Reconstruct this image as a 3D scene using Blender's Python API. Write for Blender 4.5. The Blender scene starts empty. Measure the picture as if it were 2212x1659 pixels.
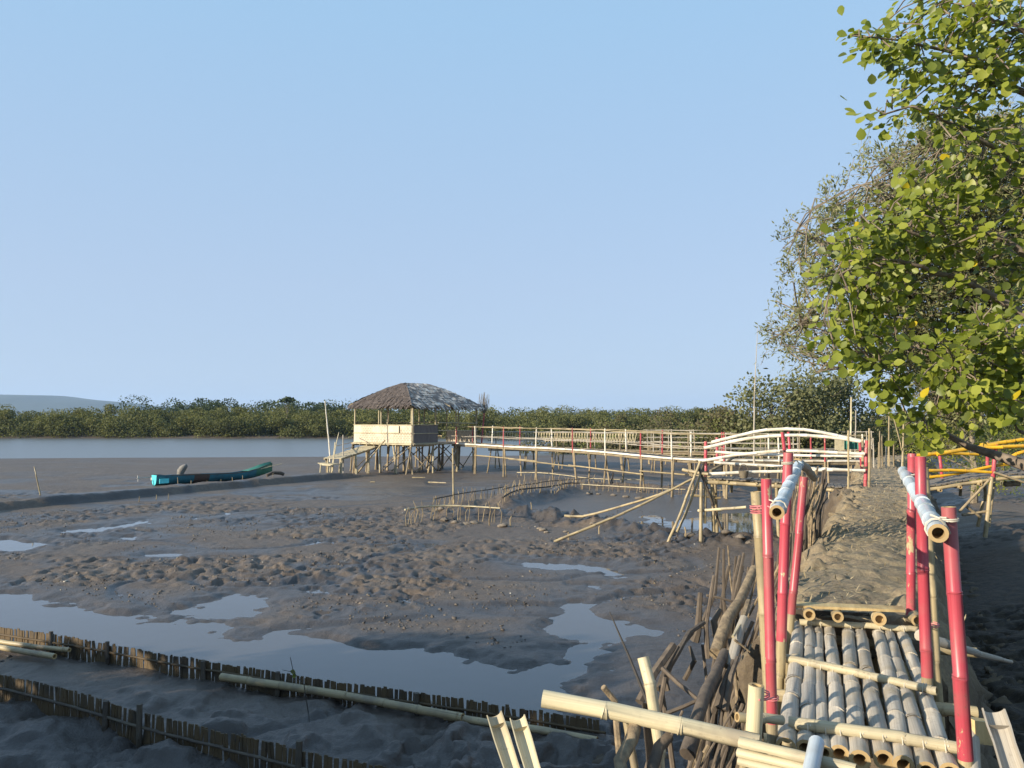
import bpy, math, random
import numpy as np
from mathutils import Vector, Matrix
R = random.Random(7)
NR = np.random.RandomState(11)
S = bpy.context.scene
COL = S.collection
# ------------------------------------------------------------------ camera model (pixels of a 2212 x 1659 view of the photo)
F, CX, CY, CAMZ = 1736.0, 1106.0, 829.5, 2.9
TH = math.atan2(76.5, F)
def ray(px, py):
    a, b = px - CX, CY - py
    return Vector((a, F*math.cos(TH) - b*math.sin(TH), F*math.sin(TH) + b*math.cos(TH)))
def W(px, py, Y):                       # point of the sight line at distance Y in front
    d = ray(px, py); k = Y/d.y
    return Vector((d.x*k, Y, CAMZ + d.z*k))
def P(px, py, z=0.0):                   # point of the sight line at height z
    d = ray(px, py); k = (z - CAMZ)/d.z
    return Vector((d.x*k, d.y*k, z))
def zoom(x0, y0, s):                    # a measured close-up: returns its own to-view map
    k = s*0.6777
    return lambda x, y: (x0*0.6777 + x*k, y0*0.6777 + y*k)
Z4 = zoom(1550, 1280, 800/2212); Z5 = zoom(2150, 1250, 750/2212); ZA = zoom(2750, 1200, 514/1523)
Z2 = zoom(2350, 1950, 500/1666); Z3 = zoom(2800, 1950, 464/1546); ZB = zoom(1500, 1700, 1000/2212)
Z7 = zoom(950, 1350, 400/2212); ZR5 = zoom(1240, 1500, 560/2212); Z6 = zoom(420, 1440, 580/2212); ZH = zoom(950, 1180, 700/2212)
# ------------------------------------------------------------------ noise
def _h(i, j, s):
    with np.errstate(over='ignore'):
        n = (i.astype(np.int64)*374761393 + j.astype(np.int64)*668265263 + s*982451653) & 0x7fffffff
        n = ((n ^ (n >> 13))*1274126177) & 0x7fffffff
        n = ((n ^ (n >> 16))*2246822519) & 0x7fffffff
    return (n & 0xffff)/65535.0
def vn(x, y, s=0):
    i, j = np.floor(x), np.floor(y); u, v = x - i, y - j
    u = u*u*u*(u*(u*6-15)+10); v = v*v*v*(v*(v*6-15)+10)
    a, b, c, d = _h(i, j, s), _h(i+1, j, s), _h(i, j+1, s), _h(i+1, j+1, s)
    return (a*(1-u)+b*u)*(1-v) + (c*(1-u)+d*u)*v
def fbm(x, y, s=0, o=4):
    t, a, m = 0, .5, 0
    for k in range(o):
        t = t + a*vn(x*2**k + 17.3*k, y*2**k + 5.1*k, s+k); m += a; a *= .5
    return t/m
def sm(a, b, x):
    t = np.clip((x-a)/(b-a), 0, 1); return t*t*(3-2*t)
def sdpoly(x, y, pts):                  # signed distance, negative inside
    d = np.full(x.shape, 1e9); ins = np.zeros(x.shape, bool); n = len(pts)
    for k in range(n):
        (ax, ay), (bx, by) = pts[k], pts[(k+1) % n]
        ex, ey = bx-ax, by-ay; t = np.clip(((x-ax)*ex+(y-ay)*ey)/(ex*ex+ey*ey+1e-9), 0, 1)
        d = np.minimum(d, np.hypot(x-ax-ex*t, y-ay-ey*t))
        c = (ay > y) != (by > y)
        ins ^= c & (x < ex*(y-ay)/(ey if abs(ey) > 1e-9 else 1e-9)+ax)
    return np.where(ins, -d, d)
def dline(x, y, pts):                   # distance to a polyline, and arc position 0..1
    d = np.full(x.shape, 1e9); u = np.zeros(x.shape); n = len(pts)-1
    for k in range(n):
        (ax, ay), (bx, by) = pts[k], pts[k+1]
        ex, ey = bx-ax, by-ay; t = np.clip(((x-ax)*ex+(y-ay)*ey)/(ex*ex+ey*ey+1e-9), 0, 1)
        q = np.hypot(x-ax-ex*t, y-ay-ey*t); u = np.where(q < d, (k+t)/n, u); d = np.minimum(d, q)
    return d, u
def gp(l): return [tuple(P(a, b)[:2]) for a, b in l]
# ------------------------------------------------------------------ the ground
PUD = [gp(l) for l in (
 [(-80,1270),(100,1296),(250,1328),(420,1340),(520,1368),(640,1380),(800,1395),(900,1398),(1000,1420),(1130,1438),(1195,1410),(1240,1396),(1330,1386),(1325,1412),(1285,1450),(1250,1478),(1262,1500),(1220,1525),(1180,1545),(1000,1528),(700,1488),(400,1435),(150,1385),(-80,1350)],
 [(1160,1362),(1215,1338),(1245,1330),(1228,1300),(1252,1298),(1285,1332),(1335,1336),(1392,1360),(1345,1388),(1280,1382),(1210,1376)],
 [(1090,1212),(1180,1214),(1260,1219),(1330,1226),(1372,1240),(1330,1247),(1240,1232),(1140,1223)],
 [(440,1296),(490,1280),(560,1277),(602,1288),(560,1302),(480,1307)],
 [(405,1318),(470,1312),(520,1322),(450,1332)],
 [(325,1196),(360,1191),(400,1194),(395,1200),(350,1202)],
 [(108,1151),(200,1138),(330,1120),(340,1127),(220,1149)],
 [(-80,1160),(60,1163),(105,1174),(40,1190),(-80,1194)],
 [(1255,1262),(1300,1262),(1330,1272),(1270,1274)],
 [(255,1158),(290,1156),(300,1163),(262,1165)],
 [(1425,1162),(1470,1128),(1560,1110),(1640,1108),(1680,1158),(1560,1166)])]
BANK = gp([(-700,1205),(-300,1150),(0,1103),(200,1085),(400,1065),(600,1046),(780,1031)])
POOL = gp([(1085,1108),(1120,1085),(1200,1068),(1300,1062),(1420,1068),(1560,1078),(1680,1095),(1690,1160),(1560,1162),(1440,1155),(1330,1125),(1200,1116)])
RIM1 = gp([(905,1120),(1000,1118),(1100,1118),(1200,1124),(1300,1138),(1400,1158),(1520,1172),(1660,1178)])
RIM2 = gp([(960,1098),(1060,1090),(1120,1076),(1200,1060),(1300,1053),(1430,1058),(1600,1066)])
RIM3 = gp([Z4(*q) for q in ((130,945),(240,902),(400,862),(600,842),(720,806),(830,790))])
PATHL = [(2.36,5.86),(2.64,6.4),(3.3,7.7),(4.6,10.3),(6.2,13.6),(7.75,16.8),(9.6,20.8),(11.6,25.4),(13.6,29.8),(16.5,33)]
FENA = gp([(-120,1372),(0,1392),(150,1418),(380,1462),(540,1490),(720,1522),(1000,1562),(1330,1618)])
def ground(x, y):
    r = np.hypot(x, y)
    near = 1 - sm(34, 60, r)
    z = 0.05*(fbm(x/3.1, y/3.1, 3, 3)-.5)*near + 0.04*(fbm(x/25, y/25, 5, 2)-.5)
    sd = np.full(x.shape, 1e9)
    for p in PUD: sd = np.minimum(sd, sdpoly(x, y, p))
    sde = sd + 1.0*(fbm(x/.9, y/.9, 21, 4)-.5) + .36*(fbm(x/.2, y/.2, 9, 3)-.5) - .09*sm(0, 5, 16-y)
    pm = 1 - sm(-.34, .38, sde)
    # trodden lumps and footprints
    sp, _ = dline(x, y, BANK); pl = sdpoly(x, y, POOL); rw1, u1 = dline(x, y, RIM1); rw2, u2 = dline(x, y, RIM2)
    ch = near*sm(.9, 3.2, sp)*(1-sm(27, 37, y))*sm(-.2, .5, pl)*(.14+.86*sm(.40, .60, fbm(x/2.6+3, y/2.6, 33, 3)))
    ch = ch*(.35+.65*sm(.1, .7, sde))
    wx = x + .16*(vn(x/.37, y/.37, 51)-.5); wy = y + .16*(vn(x/.37, y/.37, 52)-.5)
    n1, n2 = vn(wx/.24, wy/.24, 41), vn(wx/.15, wy/.15, 42)
    ch = ch*.74; z = z + ch*(.06*(fbm(wx/.36, wy/.36, 43, 4)-.5) + .035*sm(.5, .85, n1) - .095*sm(.62, .86, n2) + .05*(fbm(wx/.13, wy/.13, 44, 3)-.5) + .045*sm(.62, .8, vn(wx/.17+9, wy/.17, 46)))
    z = z + near*.02*(fbm(x/.6, y/.6, 61, 3)-.5)
    rn = (1-sm(.0, .028, np.abs(fbm(x/5.5+7, y/4.2, 205, 3)-.5)))*near*sm(.9, 2, sp)*sm(0, .6, pl)
    z = z + .03 - .045*rn
    z = z*(1-pm) + pm*(-.075 + .035*fbm(x/.9, y/.9, 71, 3))
    # low banks
    bx = np.interp(y, [p[1] for p in BANK], [p[0] for p in BANK])
    sg = np.where(x > bx, sp, -sp) + .25*(fbm(x/.9, y/.9, 82, 3)-.5)
    bend = 1-sm(39.3, 41.2, y)
    z = z + .27*sm(-2.0, -.6, sg)*(1-sm(.0, .26, sg))*bend*(1+.5*(fbm(x/.8, y/.8, 81, 3)-.5)) - .12*np.exp(-((sg+.95)/.13)**2)*bend
    clod = (fbm(wx/.3, wy/.3, 91, 4)-.35)
    z = z + np.exp(-(rw1/.55)**2)*(.14+.5*clod)*sm(0, .12, u1) + np.exp(-(rw2/.45)**2)*(.14+.2*clod)*sm(0, .1, u2)
    rw3, u3 = dline(x, y, RIM3); z = z + .34*np.exp(-(rw3/.5)**2)*sm(0, .15, u3)*sm(1, .8, u3)*(.8+.6*(fbm(wx/.3, wy/.3, 93, 3)-.4))
    z = z - .045*(1-sm(-.7, .25, pl))
    # strip beside the slat fence and the foot of the camera's bank
    fa, _ = dline(x, y, FENA)
    z = z + .09*(1-sm(.2, .9, fa))*np.where(x < 1.4, 1, 0)*(1-pm)*0 
    tr = 1 - sm(6.0, 9.3, y + .62*x*.3)
    z = z + tr*(.26*(fbm(wx/.42, wy/.42, 101, 5)-.45) + .07*sm(.55, .85, vn(wx/.21, wy/.21, 102))) + .04*tr
    # land to the right of the dike and behind the viewer
    side = x - (2.0 + .48*(y-5))
    z = z + .34*sm(.5, 3.5, side)*(1-sm(26, 60, y)) + sm(1, -3.0, y)*.0
    z = z + .5*sm(12, 40, side)*(1-sm(45, 90, y))
    # the river bed between its banks, then the far shore
    nb = 72 + .13*(x+30) + 3*(fbm(x/30, y/30, 5, 2)-.5); fb = 141 + 4*(fbm(x/22, x*0, 6, 2)-.5)
    rightshore = sm(16, 40, x - .12*y)
    prof = -.95*sm(-14, 9, y-nb) + 1.3*sm(-6, 6, y-fb)
    z = z + prof*(1-rightshore) + rightshore*.5*sm(40, 70, y)
    z = z + .5*sm(150, 400, r)
    return z
def gz(x, y): return float(ground(np.array([x], float), np.array([y], float))[0])
# ------------------------------------------------------------------ materials
def mk(name):
    m = bpy.data.materials.new(name); m.use_nodes = True
    t = m.node_tree; b = t.nodes['Principled BSDF']
    return m, t, b
def nd(t, typ, **k):
    n = t.nodes.new(typ)
    for a, v in k.items():
        if a in n.inputs: n.inputs[a].default_value = v
        else: setattr(n, a, v)
    return n
def ramp(t, src, stops):
    r = t.nodes.new('ShaderNodeValToRGB'); e = r.color_ramp.elements
    while len(e) < len(stops): e.new(.5)
    for q, (p, c) in zip(e, stops): q.position = p; q.color = (*c, 1) if len(c) == 3 else c
    t.links.new(src, r.inputs[0]); return r.outputs[0]
def mixc(t, fac, a, b, mode='MIX'):
    n = t.nodes.new('ShaderNodeMix'); n.data_type = 'RGBA'; n.blend_type = mode
    for s, v in ((n.inputs[0], fac), (n.inputs[6], a), (n.inputs[7], b)):
        if hasattr(v, 'links'): t.links.new(v, s)
        else: s.default_value = v if isinstance(v, (int, float)) else (*v, 1)
    return n.outputs[2]
def bump(t, b, h, st, dist=.01):
    n = nd(t, 'ShaderNodeBump', Strength=st, Distance=dist); t.links.new(h, n.inputs['Height']); t.links.new(n.outputs[0], b.inputs['Normal'])
def noise(t, sc, det=4, rough=.55, vec=None, stretch=None):
    n = nd(t, 'ShaderNodeTexNoise', Scale=sc, Detail=det, Roughness=rough)
    if vec is None: vec = t.nodes.new('ShaderNodeTexCoord').outputs['Object']
    if stretch:
        mp = t.nodes.new('ShaderNodeMapping'); mp.inputs['Scale'].default_value = stretch; t.links.new(vec, mp.inputs[0]); vec = mp.outputs[0]
    t.links.new(vec, n.inputs['Vector']); return n.outputs['Fac']
def vary(t, b, col, amt=.25, node=.35):  # object-to-object variation, darker rings at the joints
    oi = t.nodes.new('ShaderNodeObjectInfo'); hs = nd(t, 'ShaderNodeHueSaturation')
    mr = t.nodes.new('ShaderNodeMapRange'); mr.inputs[3].default_value = 1-amt; mr.inputs[4].default_value = 1+amt
    t.links.new(oi.outputs['Random'], mr.inputs[0]); t.links.new(mr.outputs[0], hs.inputs['Value']); t.links.new(col, hs.inputs['Color'])
    at = t.nodes.new('ShaderNodeAttribute'); at.attribute_name = 'node'
    m = nd(t, 'ShaderNodeMath', operation='MULTIPLY'); m.inputs[1].default_value = node; t.links.new(at.outputs['Fac'], m.inputs[0])
    t.links.new(mixc(t, m.outputs[0], hs.outputs[0], (.05, .04, .03)), b.inputs['Base Color'])
def bamboo_mat(name, c1, c2, c3=None, rough=.5, amt=.18, node=.35, bmp=.25, chip=0, grime=1):
    m, t, b = mk(name); uv = t.nodes.new('ShaderNodeTexCoord').outputs['UV']
    st = noise(t, 1, 5, .6, uv, (26, 2.2, 1)); bl = noise(t, 3.5, 4, .6)
    c = mixc(t, ramp(t, st, [(.35, (0,)*3), (.7, (1,)*3)]), c1, c2)
    if c3: c = mixc(t, ramp(t, bl, [(.48, (0,)*3), (.68, (1,)*3)]), c, c3)
    if chip:
        cp = noise(t, 11, 5, .7, None, (1, 1, .45)); c = mixc(t, ramp(t, cp, [(chip, (0,)*3), (chip+.02, (1,)*3)]), c, (.42,.33,.19))
    gr = noise(t, 42, 3, .7); bg = noise(t, 2.3, 3, .6)
    gm = nd(t, 'ShaderNodeMath', operation='MULTIPLY'); t.links.new(ramp(t, gr, [(.58, (0,)*3), (.72, (.65*grime,)*3)]), gm.inputs[0]); t.links.new(ramp(t, bg, [(.42, (.15,)*3), (.62, (1,)*3)]), gm.inputs[1])
    c = mixc(t, gm.outputs[0], c, (.13,.1,.07))
    ck = noise(t, 1, 2, .4, uv, (15, .45, 1)); c = mixc(t, ramp(t, ck, [(.685, (0,)*3), (.70, (.7*grime,)*3)]), c, (.07,.052,.035))
    vary(t, b, c, amt, node); b.inputs['Roughness'].default_value = rough
    bump(t, b, st, bmp, .004); return m
M = {}
M['dry'] = bamboo_mat('dry_bamboo', (.40,.32,.18), (.28,.22,.12), (.21,.17,.11))
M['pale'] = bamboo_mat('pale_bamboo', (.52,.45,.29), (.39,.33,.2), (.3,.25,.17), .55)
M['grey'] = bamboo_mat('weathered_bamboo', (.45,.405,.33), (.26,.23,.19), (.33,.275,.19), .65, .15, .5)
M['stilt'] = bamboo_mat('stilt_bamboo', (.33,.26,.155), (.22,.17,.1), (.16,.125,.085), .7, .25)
M['white'] = bamboo_mat('white_painted_bamboo', (.78,.74,.64), (.68,.62,.5), (.6,.5,.36), .5, .05, .35, .1)
M['red'] = bamboo_mat('red_painted_bamboo', (.47,.065,.09), (.37,.048,.066), (.36,.10,.10), .38, .1, .3, .12, .635)
M['faded'] = bamboo_mat('faded_red_bamboo', (.42,.06,.07), (.36,.05,.06), (.3,.09,.08), .55, .12, .3, .1, .655)
M['yellow'] = bamboo_mat('yellow_painted_bamboo', (.72,.42,.015), (.62,.34,.02), (.5,.3,.04), .42, .06, .4, .1, .68)
M['sleeve'] = bamboo_mat('pale_blue_painted_bamboo', (.53,.59,.62), (.43,.49,.53), (.4,.42,.41), .4, .03, .25, .2, 0, .3)
M['inner'] = bamboo_mat('cut_bamboo', (.42,.3,.14), (.3,.2,.09), None, .8, .1, 0)
M['dark'] = bamboo_mat('dark_old_wood', (.075,.06,.045), (.05,.04,.032), (.1,.085,.06), .8, .2)
M['slat'] = bamboo_mat('old_slats', (.105,.068,.028), (.06,.041,.021), (.036,.028,.019), .75, .1, 0, .4)
def plain(name, c1, c2, scale=6, rough=.7, bmp=.4, dist=.01, det=5, stretch=None, amt=.12, spec=None):
    m, t, b = mk(name); n = noise(t, scale, det, .6, None, stretch)
    vary(t, b, mixc(t, ramp(t, n, [(.3, (0,)*3), (.7, (1,)*3)]), c1, c2), amt, 0)
    b.inputs['Roughness'].default_value = rough
    if spec is not None: b.inputs['Specular IOR Level'].default_value = spec
    bump(t, b, n, bmp, dist); return m
M['bark'] = plain('stick_bark', (.14,.108,.076), (.055,.043,.034), 16, .85, .7, .01, 6, (1, 1, .35), .25)
M['bark2'] = plain('peeling_bark', (.32,.24,.14), (.1,.075,.05), 22, .85, .9, .012, 6, None, .2)
M['trunk'] = plain('mangrove_bark', (.27,.215,.16), (.13,.1,.075), 14, .9, .8, .01)
M['limb'] = plain('grey_limb_bark', (.25,.205,.145), (.13,.105,.075), 14, .9, .6, .01)
M['stone'] = plain('mud_caked_stone', (.22,.18,.135), (.11,.09,.07), 9, .85, .7, .02)
M['rope'] = plain('binding_cord', (.6,.55,.45), (.45,.4,.3), 40, .8, .2)
M['pinkrope'] = plain('red_cord', (.55,.12,.14), (.65,.3,.28), 40, .7, .2)
M['black'] = plain('black_twig', (.03,.027,.023), (.05,.042,.035), 20, .8, .3)
M['blue'] = plain('blue_hull_paint', (.02,.17,.23), (.025,.09,.12), 3, .45, .2, .01, 5)
M['hullbrown'] = plain('worn_hull_wood', (.09,.055,.04), (.05,.04,.038), 4, .6, .3)
M['turq'] = plain('turquoise_paint', (.1,.62,.66), (.07,.5,.55), 4, .4, .1)
M['green'] = plain('green_boat_paint', (.045,.2,.13), (.03,.13,.09), 4, .5, .1)
M['cloth'] = plain('pale_tarpaulin', (.1,.095,.088), (.3,.275,.24), 4.2, .8, .3)
M['net'] = plain('green_fishing_net', (.05,.2,.15), (.035,.14,.11), 30, .9, .3)
M['metal'] = plain('worn_metal', (.45,.43,.4), (.3,.28,.26), 10, .5, .1)
M['bucket'] = plain('dull_basket', (.2,.165,.11), (.12,.1,.07), 14, .8, .4)
M['board'] = bamboo_mat('split_board', (.56,.42,.2), (.42,.3,.13), (.3,.2,.09), .6, .1, 0)
M['patch'] = plain('pale_patch_board', (.6,.52,.39), (.52,.44,.32), 3, .8, .2)
M['deckdark'] = plain('grey_slat_deck', (.2,.18,.15), (.12,.105,.09), 9, .85, .5, .01, 5, (1, 6, 1))
def mud_mat():
    m, t, b = mk('wet_mud'); at = t.nodes.new('ShaderNodeAttribute'); at.attribute_name = 'wet_shade'
    n = noise(t, .55, 5, .6); f = noise(t, 9, 6, .65)
    c = mixc(t, ramp(t, n, [(.35, (0,)*3), (.65, (1,)*3)]), (.122,.094,.072), (.155,.123,.093))
    c = mixc(t, ramp(t, f, [(.4, (0,)*3), (.75, (.8,)*3)]), c, (.068,.052,.04))
    c = mixc(t, at.outputs['Fac'], c, (.056,.05,.047)); shd = t.nodes.new('ShaderNodeAttribute'); shd.attribute_name = 'side_shade'  # one attribute carries real damp and painted shade
    c = mixc(t, shd.outputs['Fac'], c, mixc(t, ramp(t, f, [(.45, (0,)*3), (.6, (1,)*3)]), (.026,.021,.015), (.055,.043,.028)))  # near-black tone stands in for shade right of the dike
    t.links.new(c, b.inputs['Base Color'])
    r = t.nodes.new('ShaderNodeMapRange'); r.inputs[3].default_value = .7; r.inputs[4].default_value = .34
    w = nd(t, 'ShaderNodeMath', operation='MULTIPLY_ADD'); w.inputs[1].default_value = .55; t.links.new(noise(t, 2.2, 4, .6), w.inputs[0]); t.links.new(at.outputs['Fac'], w.inputs[2])
    w2 = nd(t, 'ShaderNodeMath', operation='SUBTRACT'); t.links.new(w.outputs[0], w2.inputs[0]); t.links.new(shd.outputs['Fac'], w2.inputs[1]); w2.use_clamp = True
    t.links.new(w2.outputs[0], r.inputs[0]); t.links.new(r.outputs[0], b.inputs['Roughness'])
    b.inputs['Specular IOR Level'].default_value = .3
    f2 = noise(t, 38, 5, .7); ad = nd(t, 'ShaderNodeMath', operation='MULTIPLY_ADD'); ad.inputs[1].default_value = .45; t.links.new(f2, ad.inputs[0]); t.links.new(f, ad.inputs[2])
    bump(t, b, ad.outputs[0], .75, .03); return m
def dike_mat():
    m, t, b = mk('dry_dike_soil'); n = noise(t, 1.7, 5, .6); f = noise(t, 24, 6, .7)
    at = t.nodes.new('ShaderNodeAttribute'); at.attribute_name = 'wet_shade'
    c = mixc(t, ramp(t, n, [(.38, (0,)*3), (.62, (1,)*3)]), (.235,.185,.115), (.165,.128,.085))
    c = mixc(t, ramp(t, f, [(.45, (0,)*3), (.72, (.75,)*3)]), c, (.36,.285,.165))
    c = mixc(t, at.outputs['Fac'], c, (.095,.072,.05))
    t.links.new(c, b.inputs['Base Color']); b.inputs['Roughness'].default_value = .92; bump(t, b, f, .8, .02); return m
def water_mat(name, rough, sc, st, col):
    m, t, b = mk(name); b.inputs['Base Color'].default_value = (*col, 1); b.inputs['Roughness'].default_value = rough
    b.inputs['IOR'].default_value = 1.4; b.inputs['Specular IOR Level'].default_value = .75
    bump(t, b, noise(t, sc, 3, .5), st, .02); return m
def thatch_mat(name, a, bb, w, lo, hi):
    m, t, b = mk(name); n = noise(t, 9, 6, .7, None, (1, 1, .5)); p = noise(t, 1.6, 5, .65, None, (1, 1, 1.6))
    c = mixc(t, ramp(t, n, [(.3, (0,)*3), (.7, (1,)*3)]), a, bb)
    at = t.nodes.new('ShaderNodeAttribute'); at.attribute_name = 'tint'
    q = nd(t, 'ShaderNodeMath', operation='MULTIPLY_ADD'); q.inputs[1].default_value = .22; t.links.new(at.outputs['Fac'], q.inputs[0]); t.links.new(p, q.inputs[2])
    c = mixc(t, ramp(t, q.outputs[0], [(lo, (0,)*3), (hi, (1,)*3)]), c, w)
    t.links.new(c, b.inputs['Base Color']); b.inputs['Roughness'].default_value = .9; bump(t, b, n, .8, .02); return m
def leaf_mat(name, stops, trans=.35, rough=.5, spec=.4):
    m, t, b = mk(name); at = t.nodes.new('ShaderNodeAttribute'); at.attribute_name = 'tint'
    c = ramp(t, at.outputs['Fac'], stops); t.links.new(c, b.inputs['Base Color']); b.inputs['Roughness'].default_value = rough
    b.inputs['Specular IOR Level'].default_value = spec
    tr = t.nodes.new('ShaderNodeBsdfTranslucent'); t.links.new(mixc(t, 1.0, c, (1.0, 1.0, .45), 'MULTIPLY'), tr.inputs[0])
    mx = t.nodes.new('ShaderNodeMixShader'); mx.inputs[0].default_value = trans
    t.links.new(b.outputs[0], mx.inputs[1]); t.links.new(tr.outputs[0], mx.inputs[2]); t.links.new(mx.outputs[0], t.nodes['Material Output'].inputs[0]); return m
def weave_mat():
    m, t, b = mk('woven_bamboo_panel'); uv = t.nodes.new('ShaderNodeTexCoord').outputs['UV']
    mp = t.nodes.new('ShaderNodeMapping'); mp.inputs['Rotation'].default_value = (0, 0, math.pi/2); t.links.new(uv, mp.inputs[0])
    k = nd(t, 'ShaderNodeTexBrick', Scale=1.0); k.inputs['Brick Width'].default_value = .2; k.inputs['Row Height'].default_value = .105
    k.inputs['Mortar Size'].default_value = .014; k.inputs['Color1'].default_value = (.6,.52,.4,1); k.inputs['Color2'].default_value = (.5,.43,.32,1); k.inputs['Mortar'].default_value = (.27,.215,.145,1)
    t.links.new(mp.outputs[0], k.inputs['Vector'])
    n = noise(t, 1.4, 3, .5)
    c = mixc(t, ramp(t, n, [(.5, (0,)*3), (.6, (.8,)*3)]), k.outputs['Color'], (.58,.5,.37))
    t.links.new(c, b.inputs['Base Color']); b.inputs['Roughness'].default_value = .7; return m
M['mud'] = mud_mat(); M['dike'] = dike_mat()
M['river'] = water_mat('river_water', .3, .35, .6, (.12,.125,.12)); M['puddle'] = water_mat('puddle_water', .035, 3, .06, (.075,.07,.066))
M['thatch'] = thatch_mat('brown_thatch', (.125,.1,.085), (.07,.055,.048), (.19,.16,.135), .8, .95)
M['thatch2'] = thatch_mat('grey_thatch', (.22,.205,.19), (.13,.12,.112), (.68,.62,.54), .60, .68)
M['weave'] = weave_mat(); M['weave_shade'] = plain('shaded_woven_panel', (.16,.135,.12), (.1,.085,.08), 5, .85, .4, .01, 5, (1, 1, .4))  # second material is a darker panel copy, shade put into its colour
M['broad'] = leaf_mat('broad_leaf', [(0,(.08,.1,.02)),(.35,(.17,.21,.03)),(.7,(.28,.32,.045)),(.93,(.38,.4,.065)),(.97,(.65,.5,.03))], .5, .42, .45)
M['small'] = leaf_mat('small_leaf', [(0,(.085,.098,.034)),(.5,(.17,.18,.068)),(1,(.28,.275,.13))], .28, .55, .3)
M['olive'] = leaf_mat('olive_leaf', [(0,(.045,.065,.015)),(.5,(.09,.12,.025)),(1,(.2,.21,.05))], .3, .55, .3)
M['bright'] = leaf_mat('yellow_green_leaf', [(0,(.08,.11,.014)),(.5,(.18,.2,.022)),(1,(.33,.31,.04))], .35, .5, .3)
M['forest'] = leaf_mat('forest_leaf', [(0,(.075,.082,.03)),(.5,(.13,.138,.048)),(1,(.19,.185,.07))], .3, .7, .15)
M['forest2'] = leaf_mat('dark_forest_leaf', [(0,(.028,.045,.02)),(.5,(.05,.072,.03)),(1,(.08,.1,.04))], .2, .7, .15)
M['scrub'] = leaf_mat('scrub_leaf', [(0,(.075,.065,.035)),(.45,(.13,.115,.06)),(.75,(.12,.135,.04)),(1,(.17,.19,.05))], .25, .7, .15)
M['mangrove'] = leaf_mat('grey_olive_leaf', [(0,(.1,.108,.05)),(.5,(.16,.165,.075)),(1,(.23,.225,.115))], .3, .65, .2)
M['hill'] = plain('hill_forest', (.035,.05,.03), (.05,.065,.04), .02, .9, .2)
# ------------------------------------------------------------------ mesh builder
class MB:
    def __init__(s): s.v, s.f, s.uv, s.n, s.mi = [], [], [], [], []
    def face(s, idx, uv=None, m=0):
        s.f.append(tuple(idx)); s.uv.extend(uv if uv else [(0, 0)]*len(idx)); s.mi.append(m)
    def add(s, vs, n=0.0):
        k = len(s.v); s.v.extend(tuple(q) for q in vs); s.n.extend([n]*len(vs) if not isinstance(n, list) else n); return k
    def box(s, c, ax, m=0):             # centre, three half-axis vectors
        c = Vector(c); a, b, d = (Vector(q) for q in ax)
        k = s.add([c+a*i+b*j+d*l for l in (-1, 1) for j in (-1, 1) for i in (-1, 1)])
        la, lb = 2*a.length, 2*b.length
        for q in ((0,2,3,1),(4,5,7,6),(0,1,5,4),(2,6,7,3),(0,4,6,2),(1,3,7,5)):
            s.face([k+i for i in q], [((i & 1)*la, ((i >> 1) & 1)*lb + (i >> 2)*2*d.length) for i in q], m)
def catmull(pts, step):
    pts = [Vector(p) for p in pts]
    if len(pts) == 2:
        n = max(1, int((pts[1]-pts[0]).length/step)); return [pts[0].lerp(pts[1], i/n) for i in range(n+1)]
    e = [2*pts[0]-pts[1]]+pts+[2*pts[-1]-pts[-2]]; out = []
    for i in range(1, len(e)-2):
        a, b, c, d = e[i-1:i+3]; n = max(1, int((c-b).length/step))
        for j in range(n):
            t = j/n; out.append(.5*((2*b)+(c-a)*t+(2*a-5*b+4*c-d)*t*t+(3*b-a-3*c+d)*t**3))
    return out+[pts[-1]]
def tube(mb, pts, rad, n=8, nodes=None, hollow=(0, 0), mi=0, inner=None, arc=None):
    pts = [Vector(p) for p in pts]; L = len(pts)
    if not hasattr(rad, '__len__'): rad = [rad]*L
    T = [(pts[min(i+1, L-1)]-pts[max(i-1, 0)]).normalized() for i in range(L)]
    up = Vector((0, 0, 1)) if abs(T[0].z) < .9 else Vector((0, 1, 0))
    N = T[0].cross(up).normalized(); al = 0; base = len(mb.v); first = N
    for i in range(L):
        if i: al += (pts[i]-pts[i-1]).length
        N = (N - T[i]*N.dot(T[i])).normalized(); B = T[i].cross(N)
        mb.add([pts[i]+(N*math.cos(2*math.pi*k/n)+B*math.sin(2*math.pi*k/n))*rad[i] for k in range(n)], (nodes[i] if nodes else 0.0))
        if i:
            la = al-(pts[i]-pts[i-1]).length
            for k in range(n):
                a, b = base+(i-1)*n+k, base+(i-1)*n+(k+1) % n
                mb.face((a, b, b+n, a+n), [(k/n, la), ((k+1)/n, la), ((k+1)/n, al), (k/n, al)], mi)
        if i == 0: N0, B0 = N, B
    for e, (i, sgn) in enumerate(((0, 1), (L-1, -1))):
        ring = [base+i*n+k for k in range(n)]; Ne, Be = (N0, B0) if e == 0 else (N, B)
        if hollow[e]:
            r = rad[i]; q = .62
            k1 = mb.add([pts[i]+(Ne*math.cos(2*math.pi*k/n)+Be*math.sin(2*math.pi*k/n))*r*q for k in range(n)])
            k2 = mb.add([pts[i]+T[i]*sgn*r*hollow[e]+(Ne*math.cos(2*math.pi*k/n)+Be*math.sin(2*math.pi*k/n))*r*q*.96 for k in range(n)])
            im = inner if inner is not None else mi
            for k in range(n):
                j = (k+1) % n
                mb.face((ring[k], k1+k, k1+j, ring[j]) if e == 0 else (ring[j], k1+j, k1+k, ring[k]), None, im)
                mb.face((k1+k, k2+k, k2+j, k1+j) if e == 0 else (k1+j, k2+j, k2+k, k1+k), None, im)
            mb.face([k2+k for k in range(n)] if e else [k2+k for k in range(n)][::-1], None, im)
        else: mb.face(ring[::-1] if e == 0 else ring, None, mi)
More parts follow.
